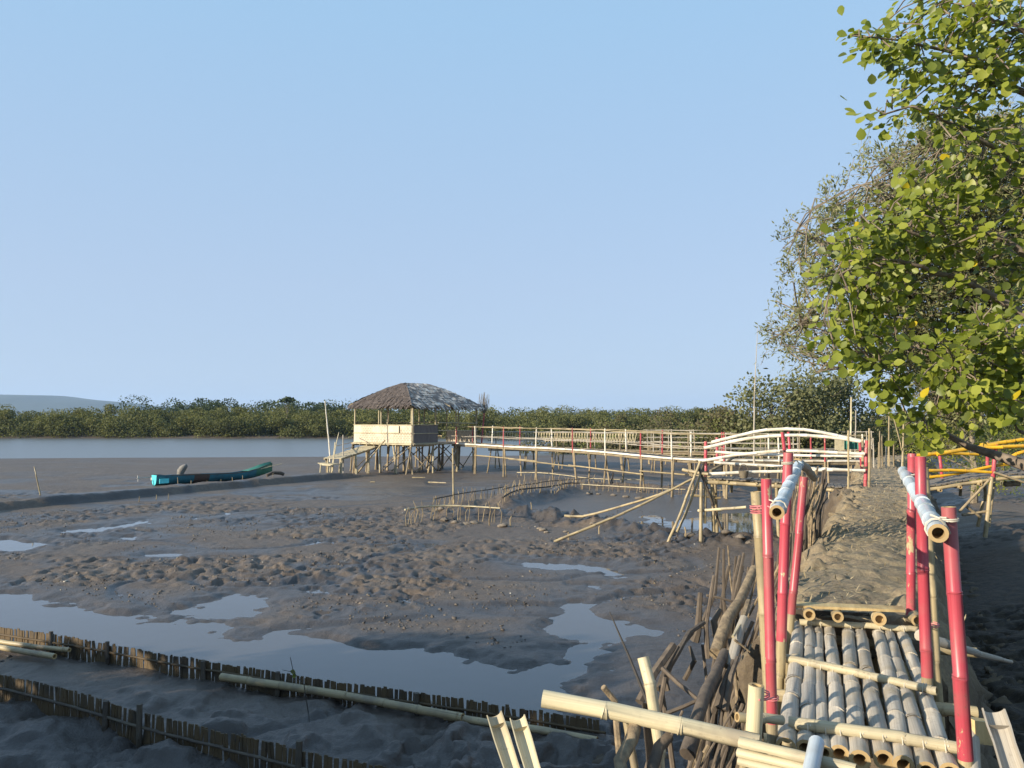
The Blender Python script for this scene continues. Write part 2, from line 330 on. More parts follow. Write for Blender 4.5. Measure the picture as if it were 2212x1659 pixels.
def bamboo(mb, pts, r0, r1=None, gap=.32, n=8, hollow=(0, 0), wob=.004, inner=None, mi=0, simple=False):
    r1 = r0 if r1 is None else r1
    p = catmull(pts, 5 if simple else max(gap*.5, .05)) if not simple or len(pts) > 2 else [Vector(q) for q in pts]
    if simple and len(pts) > 2: p = catmull(pts, .5)
    d = [0]
    for a, b in zip(p, p[1:]): d.append(d[-1]+(b-a).length)
    L = d[-1] or 1
    def at(s):
        s = min(max(s, 0), L); i = 0
        while i < len(d)-2 and d[i+1] < s: i += 1
        return p[i].lerp(p[i+1], (s-d[i])/max(d[i+1]-d[i], 1e-6))
    st = [(0, 1, 0.0)]; s = gap*R.uniform(.3, .9); w = max(.012, r0*.28)
    while s < L-w*1.5:
        if simple: st += [(s, 1, .0)]
        else: st += [(s-w, .985, 0.0), (s-w*.25, 1.09, .35), (s+w*.12, 1.0, 1.0), (s+w*.4, 1.07, .25), (s+w*1.3, .985, 0.0)]
        s += gap*R.uniform(.85, 1.2)*(2 if simple else 1)
    st.append((L, 1, 0.0)); st = [q for i, q in enumerate(st) if i == 0 or q[0] > st[i-1][0]+1e-4 or i == len(st)-1]
    P_, r_, n_ = [], [], []
    for i, (s, k, q) in enumerate(st):
        o = Vector((R.gauss(0, wob), R.gauss(0, wob), R.gauss(0, wob)))*(0 if q or k > 1 else .7)
        P_.append(at(s)+(o if 0 < i < len(st)-1 else Vector())); r_.append((r0+(r1-r0)*s/L)*k); n_.append(q)
    tube(mb, P_, r_, n, n_, hollow, mi, inner)
def stick(mb, pts, r0, r1, n=6, crook=.02, step=.26):
    p = catmull(pts, step); m = len(p)
    q = [v+Vector((R.gauss(0, crook), R.gauss(0, crook), R.gauss(0, crook*.4)))*(1 if 0 < i < m-1 else 0) for i, v in enumerate(p)]
    tube(mb, q, [(r0+(r1-r0)*i/max(m-1, 1))*R.uniform(.93, 1.07) for i in range(m)], n)
def half(mb, p0, p1, r, face, n=10, thick=.18, sept=True):   # split half-tube, hollow side towards FACE
    p0, p1, face = Vector(p0), Vector(p1), Vector(face); T = (p1-p0).normalized(); f = (face-T*face.dot(T)).normalized(); sd = T.cross(f)
    seg = 8; k0 = len(mb.v)
    for i in range(seg+1):
        c = p0.lerp(p1, i/seg); rr = r*(1+.05*math.sin(i*2.1))
        for q in (rr, rr*(1-thick)):
            for k in range(n+1):
                a = math.pi*k/n; mb.add([c+sd*math.cos(a)*q-f*math.sin(a)*q])
    w = 2*(n+1); L = (p1-p0).length
    for i in range(seg):
        for k in range(n):
            a = k0+i*w+k; mb.face((a, a+1, a+1+w, a+w), [(k/n, i/seg*L), ((k+1)/n, i/seg*L), ((k+1)/n, (i+1)/seg*L), (k/n, (i+1)/seg*L)])
            a += n+1; mb.face((a+w, a+w+1, a+1, a), [(k/n, (i+1)/seg*L), ((k+1)/n, (i+1)/seg*L), ((k+1)/n, i/seg*L), (k/n, i/seg*L)], 1)
        for k in (0, n):
            a = k0+i*w+k; mb.face((a, a+w, a+w+n+1, a+n+1) if k == 0 else (a, a+n+1, a+n+1+w, a+w), None, 1)
    for i in (0, seg):
        for k in range(n):
            a = k0+i*w+k; mb.face((a, a+n+1, a+n+2, a+1), None, 1)
    if sept:                                                # the web across a joint
        c = p0+T*r*1.6; k1 = mb.add([c+sd*math.cos(math.pi*k/n)*r*.84-f*math.sin(math.pi*k/n)*r*.84 for k in range(n+1)])
        mb.face(range(k1, k1+n+1), None, 1)
def link(o): COL.objects.link(o); return o
def tag(o, label=None, cat=None, group=None, kind=None):
    for k, v in (('label', label), ('category', cat), ('group', group), ('kind', kind)):
        if v: o[k] = v
    return o
def absloc(o):
    v = Vector()
    while o is not None: v += o.location; o = o.parent
    return v
def build(mb, name, mats, parent=None, smooth=True, base=None):
    if not isinstance(mats, (list, tuple)): mats = [mats]
    v = np.array(mb.v, float)
    if parent is not None: off = np.array(absloc(parent))
    elif base is not None: off = np.array(base, float)
    else: off = np.array([(v[:, 0].min()+v[:, 0].max())/2, (v[:, 1].min()+v[:, 1].max())/2, v[:, 2].min()])
    me = bpy.data.meshes.new(name); me.from_pydata([tuple(q) for q in (v-off)], [], mb.f)
    u = me.uv_layers.new(name='UVMap'); u.data.foreach_set('uv', np.array(mb.uv, 'f').ravel())
    a = me.attributes.new('node', 'FLOAT', 'POINT'); a.data.foreach_set('value', np.array(mb.n, 'f'))
    for m in mats: me.materials.append(M[m] if isinstance(m, str) else m)
    if max(mb.mi, default=0): me.polygons.foreach_set('material_index', np.array(mb.mi, 'i'))
    if smooth:
        me.polygons.foreach_set('use_smooth', np.array([len(f) == 4 for f in mb.f]))
        try: me.set_sharp_from_angle(angle=math.radians(48))
        except Exception: pass
    me.update()
    o = link(bpy.data.objects.new(name, me))
    if parent is not None: o.parent = parent
    else: o.location = off
    return o
def root(name, loc, label, cat, group=None):
    o = link(bpy.data.objects.new(name, None)); o.location = loc; o.empty_display_size = .2
    return tag(o, label, cat, group)
def bpole(name, mat, pts, r0, r1=None, parent=None, **k):
    mb = MB(); inn = 1 if k.get('hollow') else None
    bamboo(mb, pts, r0, r1, inner=inn, **k); return build(mb, name, [mat, 'inner'] if inn else mat, parent)
def bstick(name, mat, pts, r0, r1, parent=None, **k):
    mb = MB(); stick(mb, pts, r0, r1, **k); return build(mb, name, mat, parent)
def coil(mb, c, axis, r, turns=2, w=.003, pitch=.008):
    axis = Vector(axis).normalized(); a = axis.orthogonal().normalized(); b = axis.cross(a); n = int(turns*10)
    tube(mb, [Vector(c)+a*math.cos(i*.628)*r+b*math.sin(i*.628)*r+axis*pitch*(i/10-turns/2) for i in range(n+1)], w, 5)
def gridmesh(name, X, Y, Z, mat, attrs={}, parent=None, closeu=False):
    h, w = X.shape; me = bpy.data.meshes.new(name); co = np.stack([X, Y, Z], -1).reshape(-1, 3)
    wi = w if closeu else w-1
    i = (np.arange(h-1)[:, None]*w + np.arange(wi)[None]).ravel(); c = i % w; nx = i-c+(c+1) % w
    q = np.stack([i, nx, nx+w, i+w], -1)
    me.vertices.add(len(co)); me.vertices.foreach_set('co', co.astype('f').ravel())
    me.loops.add(q.size); me.loops.foreach_set('vertex_index', q.astype('i').ravel())
    me.polygons.add(len(q)); me.polygons.foreach_set('loop_start', np.arange(0, q.size, 4, dtype='i'))
    me.polygons.foreach_set('use_smooth', np.ones(len(q), bool))
    me.update(calc_edges=True)
    for k, a in attrs.items():
        t = me.attributes.new(k, 'FLOAT', 'POINT'); t.data.foreach_set('value', a.astype('f').ravel())
    me.materials.append(M[mat]); o = link(bpy.data.objects.new(name, me)); o.parent = parent; return o
# ---- leaves: N copies of a small folded blade in one mesh
OVAL = (np.array([(0,0,0),(.3,.3,.07),(.42,.62,.08),(.22,.93,.03),(0,1,0),(-.22,.93,.03),(-.42,.62,.08),(-.3,.3,.07),(0,.5,-.02)]), [(0,1,2,8),(8,2,3,4),(8,4,5,6),(0,8,6,7)])
LANCE = (np.array([(0,0,0),(.17,.45,.04),(0,1,0),(-.17,.45,.04)]), [(0,1,2,3)])
CLUMP = (np.array([(0,-.15,0),(.45,.1,.12),(.3,.6,-.05),(0,.95,.1),(-.35,.65,-.06),(-.42,.15,.12)]), [(0,1,2,3),(0,3,4,5)])
def leafmesh(name, pos, size, tint, tpl, mat, parent=None, up=.5, droop=0, dirs=None, center=None, lean=0):
    tv, tf = tpl; n = len(pos); pos = np.asarray(pos, float)
    d = NR.normal(size=(n, 3)) if dirs is None else dirs + .45*NR.normal(size=(n, 3))
    d[:, 2] -= droop; d /= np.linalg.norm(d, axis=1)[:, None]+1e-9
    w = NR.normal(size=(n, 3)); w[:, 2] = np.abs(w[:, 2])+up; w = w + lean*np.array([-.6, -.72, .36])
    if center is not None:
        o = pos-np.asarray(center); w = w*.5+1.0*o/(np.linalg.norm(o, axis=1)[:, None]+1e-6)+np.array([0, 0, .3])
    x = np.cross(d, w); x /= np.linalg.norm(x, axis=1)[:, None]+1e-9; zz = np.cross(x, d)
    sz = np.asarray(size)[:, None, None]*np.ones((n, 1, 1))
    V = pos[:, None] + sz*(tv[None, :, 0, None]*x[:, None]+tv[None, :, 1, None]*d[:, None]+tv[None, :, 2, None]*zz[:, None])
    k = len(tv); fa = np.array([i for f in tf for i in f]); nf = len(tf)
    idx = (np.arange(n)[:, None]*k + fa[None]).ravel()
    off = np.array(absloc(parent)) if parent is not None else np.zeros(3)
    me = bpy.data.meshes.new(name); me.vertices.add(n*k); me.vertices.foreach_set('co', (V-off).astype('f').ravel())
    me.loops.add(len(idx)); me.loops.foreach_set('vertex_index', idx.astype('i'))
    me.polygons.add(n*nf); me.polygons.foreach_set('loop_start', np.arange(0, len(idx), 4, dtype='i'))
    me.update(calc_edges=True)
    t = me.attributes.new('tint', 'FLOAT', 'POINT'); t.data.foreach_set('value', np.repeat(tint, k).astype('f'))
    me.materials.append(M[mat]); o = link(bpy.data.objects.new(name, me)); o.parent = parent; return o
def inpoly(p, poly):
    x, y = p; c = False; n = len(poly)
    for i in range(n):
        (a, b), (d, e) = poly[i], poly[(i+1) % n]
        if (b > y) != (e > y) and x < (d-a)*(y-b)/(e-b)+a: c = not c
    return c
# ================================================================== SETTING
def make_ground():
    fine = np.radians(np.arange(-41, 41.001, .125)); left = np.radians(np.arange(-180, -41.01, 4.6)); right = np.radians(np.arange(45, 180.5, 4.5))
    ang = np.concatenate([left, fine, right]); ang[-1] = math.pi
    r = [.05, .6, 1.3, 2.0]
    while r[-1] < 62: r.append(r[-1]*(1.0046 if r[-1] > 5 else 1.02))
    while r[-1] < 6500: r.append(r[-1]*(1.03 if r[-1] < 220 else 1.25))
    r = np.array(r); A, Rr = np.meshgrid(ang, r)
    X, Y = np.sin(A)*Rr, np.cos(A)*Rr; Z = ground(X, Y)
    sd = np.full(X.shape, 1e9)
    for p in PUD: sd = np.minimum(sd, sdpoly(X, Y, p))
    wet_shade = (1-sm(-.1, 1.3, sd+.7*(fbm(X/.9, Y/.9, 77, 3)-.5)))*.85
    wet_shade = np.maximum(wet_shade, .8*(1-sm(-.3, .3, sdpoly(X, Y, POOL))))
    side_shade = sm(-.3, 1.2, X-(2.0+.48*(Y-5)))*(1-sm(15, 24, Y+2*fbm(X/1.5, Y/1.5, 3, 3)))*(Y > -4)  # shade beside the dike and under the crown, painted into the ground colour
    wet_shade = np.maximum(wet_shade, .9*(1-sm(6.2, 9.6, Y+.62*X*.3))*(X < 3))  # near-left mud: its shade is painted in as a darker tone
    wet_shade = np.maximum(wet_shade, .9*(1-sm(.01, .045, np.abs(fbm(X/5.5+7, Y/4.2, 205, 3)-.5)))*(1-sm(30, 45, Y)))
    wet_shade = np.maximum(wet_shade, .75*sm(.5, .66, fbm(X/3.3, Y/2.0, 15, 3))*sm(8, 12, Y)*(1-.7*sm(30, 45, Y)))
    g = gridmesh('ground', X, Y, Z, 'mud', {'wet_shade': wet_shade, 'side_shade': side_shade}); tag(g, kind='structure')
make_ground()
def sheet(name, pts, z, mat):
    mb = MB(); k = mb.add([(x, y, z) for x, y in pts]); mb.face(range(k, k+len(pts))); tag(build(mb, name, mat, None, False, (0, 0, 0)), kind='structure')
sheet('puddle_water', [(-34,5.5),(3.2,5.5),(6.5,13),(9.5,20),(9.5,27),(-34,27)], -.028, 'puddle')
sheet('river', [(-420,58),(64,58),(90,152),(-420,156)], -.42, 'river')
# the dike that carries the footpath
def make_dike():
    c = catmull([(x, y, 0) for x, y in PATHL], .03); n = len(c)
    cx = np.array([p.x for p in c]); cy = np.array([p.y for p in c]); tx, ty = np.gradient(cx), np.gradient(cy); q = np.hypot(tx, ty); tx, ty = tx/q, ty/q
    s = np.concatenate([np.linspace(-1.9, -.62, 40), np.linspace(-.6, .6, 50), np.linspace(.62, 1.9, 40)])
    Sg, I = np.meshgrid(s, np.arange(n)); ln = np.cumsum(q)[I]
    wv = .12*(vn(ln/1.3, ln*0, 3)-.5)*2
    half_ = .5 + .1*(vn(ln/.7, ln*0+4, 5)-.5) + .35*np.exp(-((ln-12.4)/1.5)**2)
    half_ = half_ + np.where(Sg < 0, .02+.10*sm(1.5, 6, ln), .0)
    e = np.abs(Sg-wv*.5); side = sm(half_-.06, half_+.62, e)
    X = cx[I]+ty[I]*Sg; Y = cy[I]-tx[I]*Sg
    top = 1.47 + .03*np.sin(ln*.7) - .10*sm(5, 16, ln)
    gl = ground(X, Y) - .06
    Z = top*(1-side) + gl*side
    Z = Z + .03*(1-side)*-(e/.5)**2
    rg = .42 + .95*sm(.22, .55, e)
    wx = X+.1*(vn(X/.2, Y/.2, 7)-.5); wy = Y+.1*(vn(X/.2, Y/.2, 8)-.5)
    lump = .13*(fbm(wx/.2, wy/.2, 131, 5)-.5) + .05*sm(.55, .85, vn(wx/.11, wy/.11, 132)) - .05*sm(.6, .9, vn(wx/.16, wy/.16, 133))
    Z = Z + rg*lump*(1-.9*sm(1.2, 1.8, np.abs(Sg)))
    X = X + ty[I]*np.sign(Sg)*rg*.5*(fbm(wx/.2, Z/.2+wy/.3, 141, 3)-.5)*sm(.3, .7, e)*.5
    wet_shade = .75*sm(.55, .95, e) + .25*sm(.6, 1.0, -Sg)  # flanks darker; last term paints the ditch shade onto the left side
    # the cut end facing the bridge
    d = gridmesh('earth_dike', X, Y, Z, 'dike', {'wet_shade': wet_shade}); tag(d, kind='structure')
    fx, fy = X[0], Y[0]
    t = np.linspace(0, 1, 24)[:, None]
    Xe = np.repeat(fx[None], 24, 0); Ye = fy[None]-.05*(1-t)+.04*(vn(fx[None]/.12+0*t, t*9, 3)-.5); Ze = Z[0][None]*t + (1-t)*-.1
    Ye[-1] = fy
    o = gridmesh('dike_end', Xe, Ye, Ze, 'dike', {'wet_shade': np.ones(Xe.shape)*.7}); tag(o, kind='structure')  # end face toned dark, painting in the shade of the gap
make_dike()
def path_z(k): return 1.47
# straw and leaf litter on the path
def litter():
    c = catmull([(x, y, 0) for x, y in PATHL], .05); n = 2400; pos, dirs = [], []
    for i in range(n):
        j = int(min(len(c)-2, abs(R.gauss(0, .36))*len(c))); p = c[j]; t = (c[j+1]-c[j]).normalized(); s = R.gauss(-.05, .26)
        pos.append((p.x+t.y*s, p.y-t.x*s, 1.487 - .2*max(0, abs(s)-.35)+.01*R.random())); dirs.append((R.gauss(0, 1), R.gauss(0, 1), R.gauss(0, .08)))
    m, t, b = mk('straw'); b.inputs['Base Color'].default_value = (.34,.275,.16,1); M['straw'] = m
    o = leafmesh('leaf_litter', pos, NR.uniform(.02, .095, n), NR.random(n), (np.array([(0,0,0),(.07,.45,.02),(0,1,0),(-.07,.45,.02)]), [(0,1,2,3)]), 'straw', None, 2.5, 0, np.array(dirs))
    tag(o, kind='stuff')
litter()
# crumbs of mud, shells and bits of leaf lying on the flat
def crumbs(name, n, mat, s0, s1, flat):
    X = NR.uniform(-22, 4.5, n*3); Y = 6.2+NR.random(n*3)**1.5*20; ok = (np.abs(X) < .72*Y+1) & (X < 1.6+.48*(Y-5)-1.0)
    sd = np.full(X.shape, 1e9)
    for p in PUD: sd = np.minimum(sd, sdpoly(X, Y, p))
    ok &= (Y > 9.6) & (sd > .45) & (fbm(X/1.6, Y/1.6, 201, 3) > .42); X, Y = X[ok][:n], Y[ok][:n]; Z = ground(X, Y); m = len(X)
    cube = (np.array([(i, j, k) for k in (-.42*flat, .5*flat) for j in (-.5, .5) for i in (-.5, .5)])*1.0, [(0,2,3,1),(4,5,7,6),(0,1,5,4),(2,6,7,3),(0,4,6,2),(1,3,7,5)])
    cube[0][4:, :2] *= .6; cube[0][1] *= 1.3; cube[0][6] *= 1.25
    o = leafmesh(name, np.stack([X, Y, Z], -1), NR.uniform(s0, s1, m)*(1+NR.random(m)**6*1.2), NR.random(m), cube, mat, None, 2.0)
    tag(o, kind='stuff')
def tintmat(name, stops, rough):
    m, t, b = mk(name); at = t.nodes.new('ShaderNodeAttribute'); at.attribute_name = 'tint'; t.links.new(ramp(t, at.outputs['Fac'], stops), b.inputs['Base Color']); b.inputs['Roughness'].default_value = rough; return m
M['crumb'] = tintmat('mud_crumb', [(0,(.06,.05,.042)),(.8,(.11,.092,.075)),(.99,(.15,.125,.1))], .75)
M['bit'] = tintmat('shells_and_leaf_bits', [(0,(.1,.075,.045)),(.6,(.2,.16,.1)),(.95,(.42,.39,.33))], .7)
crumbs('mud_crumbs', 6500, 'crumb', .012, .034, .5); crumbs('shell_litter', 500, 'bit', .012, .035, .35)
# far hills
def hills():
    for nm, px0, px1, D, prof in (('hills', -900, 420, 3600, [(0,30),(.35,55),(.55,62),(.68,61),(.78,58),(.82,50),(.88,42),(.95,28),(1,14)]),
                                  ('distant_hill', 1130, 1420, 1250, [(0,8),(.2,17),(.45,19.5),(.7,16.5),(1,7)])):
        nx, ny = 160, 24; u = np.linspace(0, 1, nx); px = px0+(px1-px0)*u
        h = np.interp(u, [a for a, _ in prof], [b for _, b in prof])*D/F + CAMZ
        h = h*(1+.10*(fbm(u*14, u*0, 3, 4)-.5)) ; v = np.linspace(-1, 1, ny)
        Xc = (px-CX)/F*D; dp = D*.22
        Y = D+v[:, None]*dp*np.ones((1, nx)); X = np.repeat(Xc[None], ny, 0)
        env = np.cos(v*math.pi/2)**.8
        Z = env[:, None]*h[None]*(.9+.35*(fbm(X/(D*.05), Y/(D*.05), 9, 3)-.5)*(1-env[:, None])) - 1
        ed = np.minimum(1, np.minimum(u, 1-u)*14); Z = Z*ed[None]
        tag(gridmesh(nm, X, Y, Z, 'hill'), kind='structure')
hills()
# ================================================================== VEGETATION far away
def crown_pts(c, rad, n, shell=.45):
    d = NR.normal(size=(n, 3)); d /= np.linalg.norm(d, axis=1)[:, None]
    r = (shell+(1-shell)*NR.random(n)**.6)[:, None]
    return np.asarray(c)+d*r*np.asarray(rad)
def woods(name, spots, mat, label, cat, cs, per):
    pos, tint, size = [], [], []
    for (x, y, h, w) in spots:
        g = -.2; base = NR.uniform(.2, .8)
        nb = NR.randint(3, 6)
        for b in range(nb):
            t = NR.uniform(.25, 1); rr = w*NR.uniform(.32, .6)
            c = (x+NR.normal()*w*.35, y+NR.normal()*w*.3, g+h*t-rr*.6)
            p = crown_pts(c, (rr, rr*.9, rr*.75), per//nb, .5); pos.append(p)
            tint.append(np.clip(base+NR.normal(size=len(p))*.18, 0, 1))
        p = np.stack([x+NR.normal(size=per//3)*w*.4, y+NR.normal(size=per//3)*w*.3, g+NR.random(per//3)*h*.55], -1); pos.append(p)
        tint.append(np.clip(base-.15+NR.normal(size=len(p))*.15, 0, 1))
    pos = np.concatenate(pos); tint = np.concatenate(tint); n = len(pos)
    o = leafmesh(name, pos, NR.uniform(.6, 1.3, n)*cs, tint, CLUMP, mat, None, .5, 0, None, None, .9)
    tag(o, label, cat, None, 'stuff')
sp = []
for row, (y0, hh) in enumerate(((144.5, 4.0), (148, 4.9), (153, 5.4), (160, 5.7))):
    x = -140
    while x < 40:
        w = NR.uniform(3.0, 6.0); sp.append((x, y0+NR.normal()*1.2, hh*NR.uniform(.86, 1.1), w)); x += w*.55
woods('mangrove_forest', sp, 'forest', 'long dark green mangrove forest along the far side of the river', 'forest', .24, 1400)
sp = []
x = -92
while x < -18:
    u = (x+92)/74; w = NR.uniform(5, 9); sp.append((x, 205+NR.normal()*5, (9.3-2.0*u)*NR.uniform(.93, 1.06), w)); sp.append((x+w*.2, 214+NR.normal()*4, (9.0-2.0*u)*NR.uniform(.93, 1.06), w)); x += w*.3
x = -20
while x < 60:
    w = NR.uniform(5, 9); sp.append((x, 230+NR.normal()*6, (6.0 if x < 8 else 5.0)*NR.uniform(.85, 1.15), w)); x += w*.5
woods('tall_woods', sp, 'forest2', 'taller blue green woods rising behind the mangrove forest', 'forest', .4, 800)
sp = []
for row, (y0, hh) in enumerate(((64, 2.3), (70, 3.2), (77, 3.9), (86, 4.4))):
    x = 5 + row*1.2
    while x < 46:
        w = NR.uniform(2.0, 4.0); sp.append((x+.12*(y0-66), y0+NR.normal()*1.2+max(0, 16-x)*1.5, hh*NR.uniform(.75, 1.2)*(1 if x > 13 else .8), w)); x += w*.5
woods('mangrove_scrub', sp, 'scrub', 'brown and green dry mangrove scrub behind the long walkway', 'shrubbery', .2, 800)
def leafy_tree(name, x, y, h, w, mat, label, cat, cs, n, group=None, z0=None, flat=.8, trunkmat='limb', low=.0, blobs=9, lean=0):
    z0 = gz(x, y) if z0 is None else z0
    r = root(name, (x, y, z0), label, cat, group); tb = MB()
    stick(tb, [(x, y, z0-.2), (x+lean*.3, y, z0+h*.3), (x+lean, y+.05*h, z0+h*.7)], .035*h**.8, .015*h**.8, 7, .03*h**.5, .4)
    pos, ti = [], []; cs_ = []
    for b in range(blobs):
        a = R.uniform(0, 6.28); t = low+(1-low)*((b+.5)/blobs); rr = w*R.uniform(.24, .38); q = w*.42*math.sin(min(1, .25+t)*math.pi*.75)*R.uniform(.4, 1.1)
        c = Vector((x+lean+math.cos(a)*q, y+math.sin(a)*q, z0+h*t*.98-rr*.55*flat+.1*h)); c.z = min(c.z, z0+h-rr*flat*.8); cs_.append(c)
        p = crown_pts(c, (rr, rr, rr*flat), n//blobs, .25); pos.append(p); tt = R.uniform(.25, .75)
        ti.append(np.clip(tt+NR.normal(size=len(p))*.2, 0, 1))
        stick(tb, [(x+lean*.5, y, z0+h*min(.5, t*.6)), (Vector((x+lean*.6, y, z0+h*t*.7))+c)/2, c], .012*h**.8, .004*h**.8, 5, .02*h**.5, .4)
    build(tb, 'trunk', trunkmat, r)
    pos = np.concatenate(pos); m = len(pos)
    leafmesh('crown', pos, NR.uniform(.6, 1.4, m)*cs, np.concatenate(ti), CLUMP if cs > .12 else LANCE, mat, r, .4, 0, None, None, 1.0)
    return r
G_T = 'round mangrove trees behind the bridges'
leafy_tree('mangrove_tree', 15.2, 47, 4.9, 4.6, 'mangrove', 'round olive mangrove tree standing just left of the tallest crown behind the white bridge', 'tree', .15, 5200, G_T, .6, .8, 'limb', .0, 14)
leafy_tree('mangrove_tree', 18.2, 47.5, 5.3, 5.0, 'mangrove', 'tallest round mangrove crown behind the white arched bridge', 'tree', .15, 6000, G_T, .6, .8, 'limb', .0, 15)
leafy_tree('mangrove_tree', 21.2, 50, 5.0, 3.8, 'mangrove', 'dark mangrove tree at the end of the footpath beside two tall poles', 'tree', .16, 4200, G_T, .6, .9, 'limb', .0, 12)
leafy_tree('mangrove_tree', 12.9, 50, 3.0, 4.2, 'scrub', 'low grey green mangrove under the tall thin white pole', 'tree', .14, 3400, G_T, .6, .8, 'limb', .0, 11)
leafy_tree('umbrella_tree', -42.5, 152, 6.9, 3.0, 'forest2', 'single flat topped tree sticking up above the forest left of the hut', 'tree', .5, 120, None, 0, .35, 'limb', .86, 4)
leafy_tree('round_bush', 18.8, 31, 2.6, 3.0, 'olive', 'leafy green bush behind the row of grey stakes beside the footpath', 'bush', .1, 4200, None, .5, .8, 'limb', 0, 9)
leafy_tree('yellow_bush', 14.4, 25.2, 4.5, 2.6, 'bright', 'bright yellow green bush at the edge of the footpath under the big tree', 'bush', .1, 5200, None, .5, .95, 'limb', .12, 12)
leafy_tree('dense_bush', 15.3, 21.5, 2.8, 3.6, 'olive', 'dense dark bush just behind the yellow railed bridge', 'bush', .085, 6800, None, .4, .8, 'limb', 0, 11)
leafy_tree('dense_bush', 18.6, 24.5, 3.8, 4.4, 'scrub', 'brownish bush behind the yellow railed bridge at the right edge', 'bush', .1, 6800, None, .4, .8, 'limb', 0, 11)
# ================================================================== NEAR TREES on the right
def branchy(r, limbs, mats, name='trunk'):
    tb = MB()
    for pts, a, b in limbs: stick(tb, pts, a, b, 8, .02, .18)
    return tb
def near_tree():
    r = root('broadleaf_mangrove', (6.1, 6.6, gz(6.1, 6.6)), 'big mangrove with broad round glossy leaves overhanging the right side of the bridge', 'tree')
    limbs = [([(6.1,6.6,.1),(5.9,6.8,1.4),(5.6,7.0,3.0),(5.2,7.1,5.0),(5.0,7.0,7.2)], .13, .04),
             ([W(2330,1030,6.9), W(2212,1005,7.3), W(2150,985,7.5), W(2100,965,7.6), W(2040,935,7.6), W(1990,905,7.5)], .07, .016),
             ([(5.7,7,2.6), W(2150,800,7.2), W(2050,780,7.2), W(1970,770,7.1), W(1900,800,7.0)], .045, .008),
             ([(5.5,7,3.2), W(2140,640,7.1), W(2020,590,7.0), W(1900,560,6.9), W(1800,600,6.8)], .05, .008),
             ([(5.4,7,3.6), W(2120,500,7.0), W(2000,520,6.9), W(1890,470,6.8), W(1850,520,6.8)], .04, .008),
             ([(5.2,7,4.6), W(2160,330,7.0), W(2060,270,6.8), W(1960,230,6.7), W(1900,250,6.6)], .04, .007),
             ([(5.1,7,5.4), W(2150,160,6.9), W(2040,110,6.7), W(1950,90,6.6), W(1880,80,6.5)], .04, .006),
             ([(5.1,7,6), W(2160,40,6.8), W(2060,-20,6.7)], .035, .01),
             ([(5.7,7,2.8), W(2180,720,6.7), W(2120,740,6.6), W(2060,790,6.6)], .03, .007)]
    tb = branchy(r, limbs, None)
    polys = [([(1965,-40),(1925,35),(1893,60),(1862,75),(1892,100),(1893,150),(1885,200),(1882,262),(1900,276),(1945,240),(1985,262),(2005,300),(2080,325),(2240,330),(2240,-40)], 130, (6.3, 7.6)),
             ([(1955,372),(1890,430),(1862,470),(1800,545),(1758,600),(1750,690),(1788,760),(1830,782),(1885,770),(1925,790),(1968,770),(1985,640),(2040,520),(2110,440),(2090,380),(2020,352)], 108, (6.5, 7.6)),
             ([(2090,380),(2040,520),(2080,640),(2240,650),(2240,330),(2100,335)], 34, (6.6, 7.7)),
             ([(2065,650),(2010,720),(1985,800),(1975,860),(2010,890),(2075,918),(2120,900),(2240,895),(2240,640)], 72, (6.1, 7.3)),
             ([(1875,822),(1960,818),(1965,850),(1900,856)], 7, (6.7, 7.0)), ([(1850,60),(1895,75),(1890,95),(1855,90)], 3, (6.5, 6.6)), ([(1930,890),(2010,905),(2005,935),(1945,920)], 8, (7.0, 7.4))]
    lp = [p for l in limbs for p in catmull(l[0], .12)]
    pos, dirs, ti, sz = [], [], [], []
    for poly, n, (a, b) in polys:
        xs = [q[0] for q in poly]; ys = [q[1] for q in poly]; k = 0
        while k < n:
            px, py = R.uniform(min(xs), max(xs)), R.uniform(min(ys), max(ys))
            if not inpoly((px, py), poly): continue
            k += 1; c = W(px, py, R.uniform(a, b)); q = min(lp, key=lambda v: (v-c).length_squared)
            if (q-c).length > .05 and (q-c).length < 1.6:
                mid = (q+c)/2+Vector((R.gauss(0, .06), R.gauss(0, .06), R.gauss(.03, .05))); tube(tb, catmull([q, mid, c], .12), .006, 5)
            d0 = (c-q).normalized() if (c-q).length > .01 else Vector((-1, 0, 0))
            m = R.randint(9, 17)
            bt = R.gauss(.55, .18)
            for j in range(m):
                a_ = R.uniform(-.16, .06); p = c+d0*a_+Vector((R.gauss(0, .085), R.gauss(0, .085), R.gauss(0, .085)))
                v = (p-c-d0*a_)*4.0+d0*.6+Vector((0, 0, -.25)); pos.append(p); dirs.append(v.normalized() if v.length > 1e-4 else d0)
                ti.append(.985 if R.random() < .006 else min(.92, max(0, bt+R.gauss(0, .18)))); sz.append(R.uniform(.056, .106))
    for k in range(150):    # the part of the crown over the ground right of the bridge
        c = Vector((R.uniform(4.6, 9.5), R.uniform(2.2, 9.5), R.uniform(3.6, 7.6)))
        if c.x/c.y < .66: continue
        d0 = Vector((R.gauss(0, 1), R.gauss(0, 1), .2)).normalized(); q = min(lp, key=lambda v: (v-c).length_squared); tube(tb, [q, (q+c)/2+Vector((0, 0, .12)), c], [.014, .01, .006], 4); lp.append(c)
        for j in range(26): pos.append(c+Vector((R.gauss(0, .22), R.gauss(0, .22), R.gauss(0, .16)))); dirs.append(d0); ti.append(min(.92, max(0, R.gauss(.5, .2)))); sz.append(R.uniform(.08, .14))
    build(tb, 'trunk', 'trunk', r)
    leafmesh('crown', pos, np.array(sz), np.array(ti), OVAL, 'broad', r, .2, .15, np.array(dirs), None, 1.5)
near_tree()
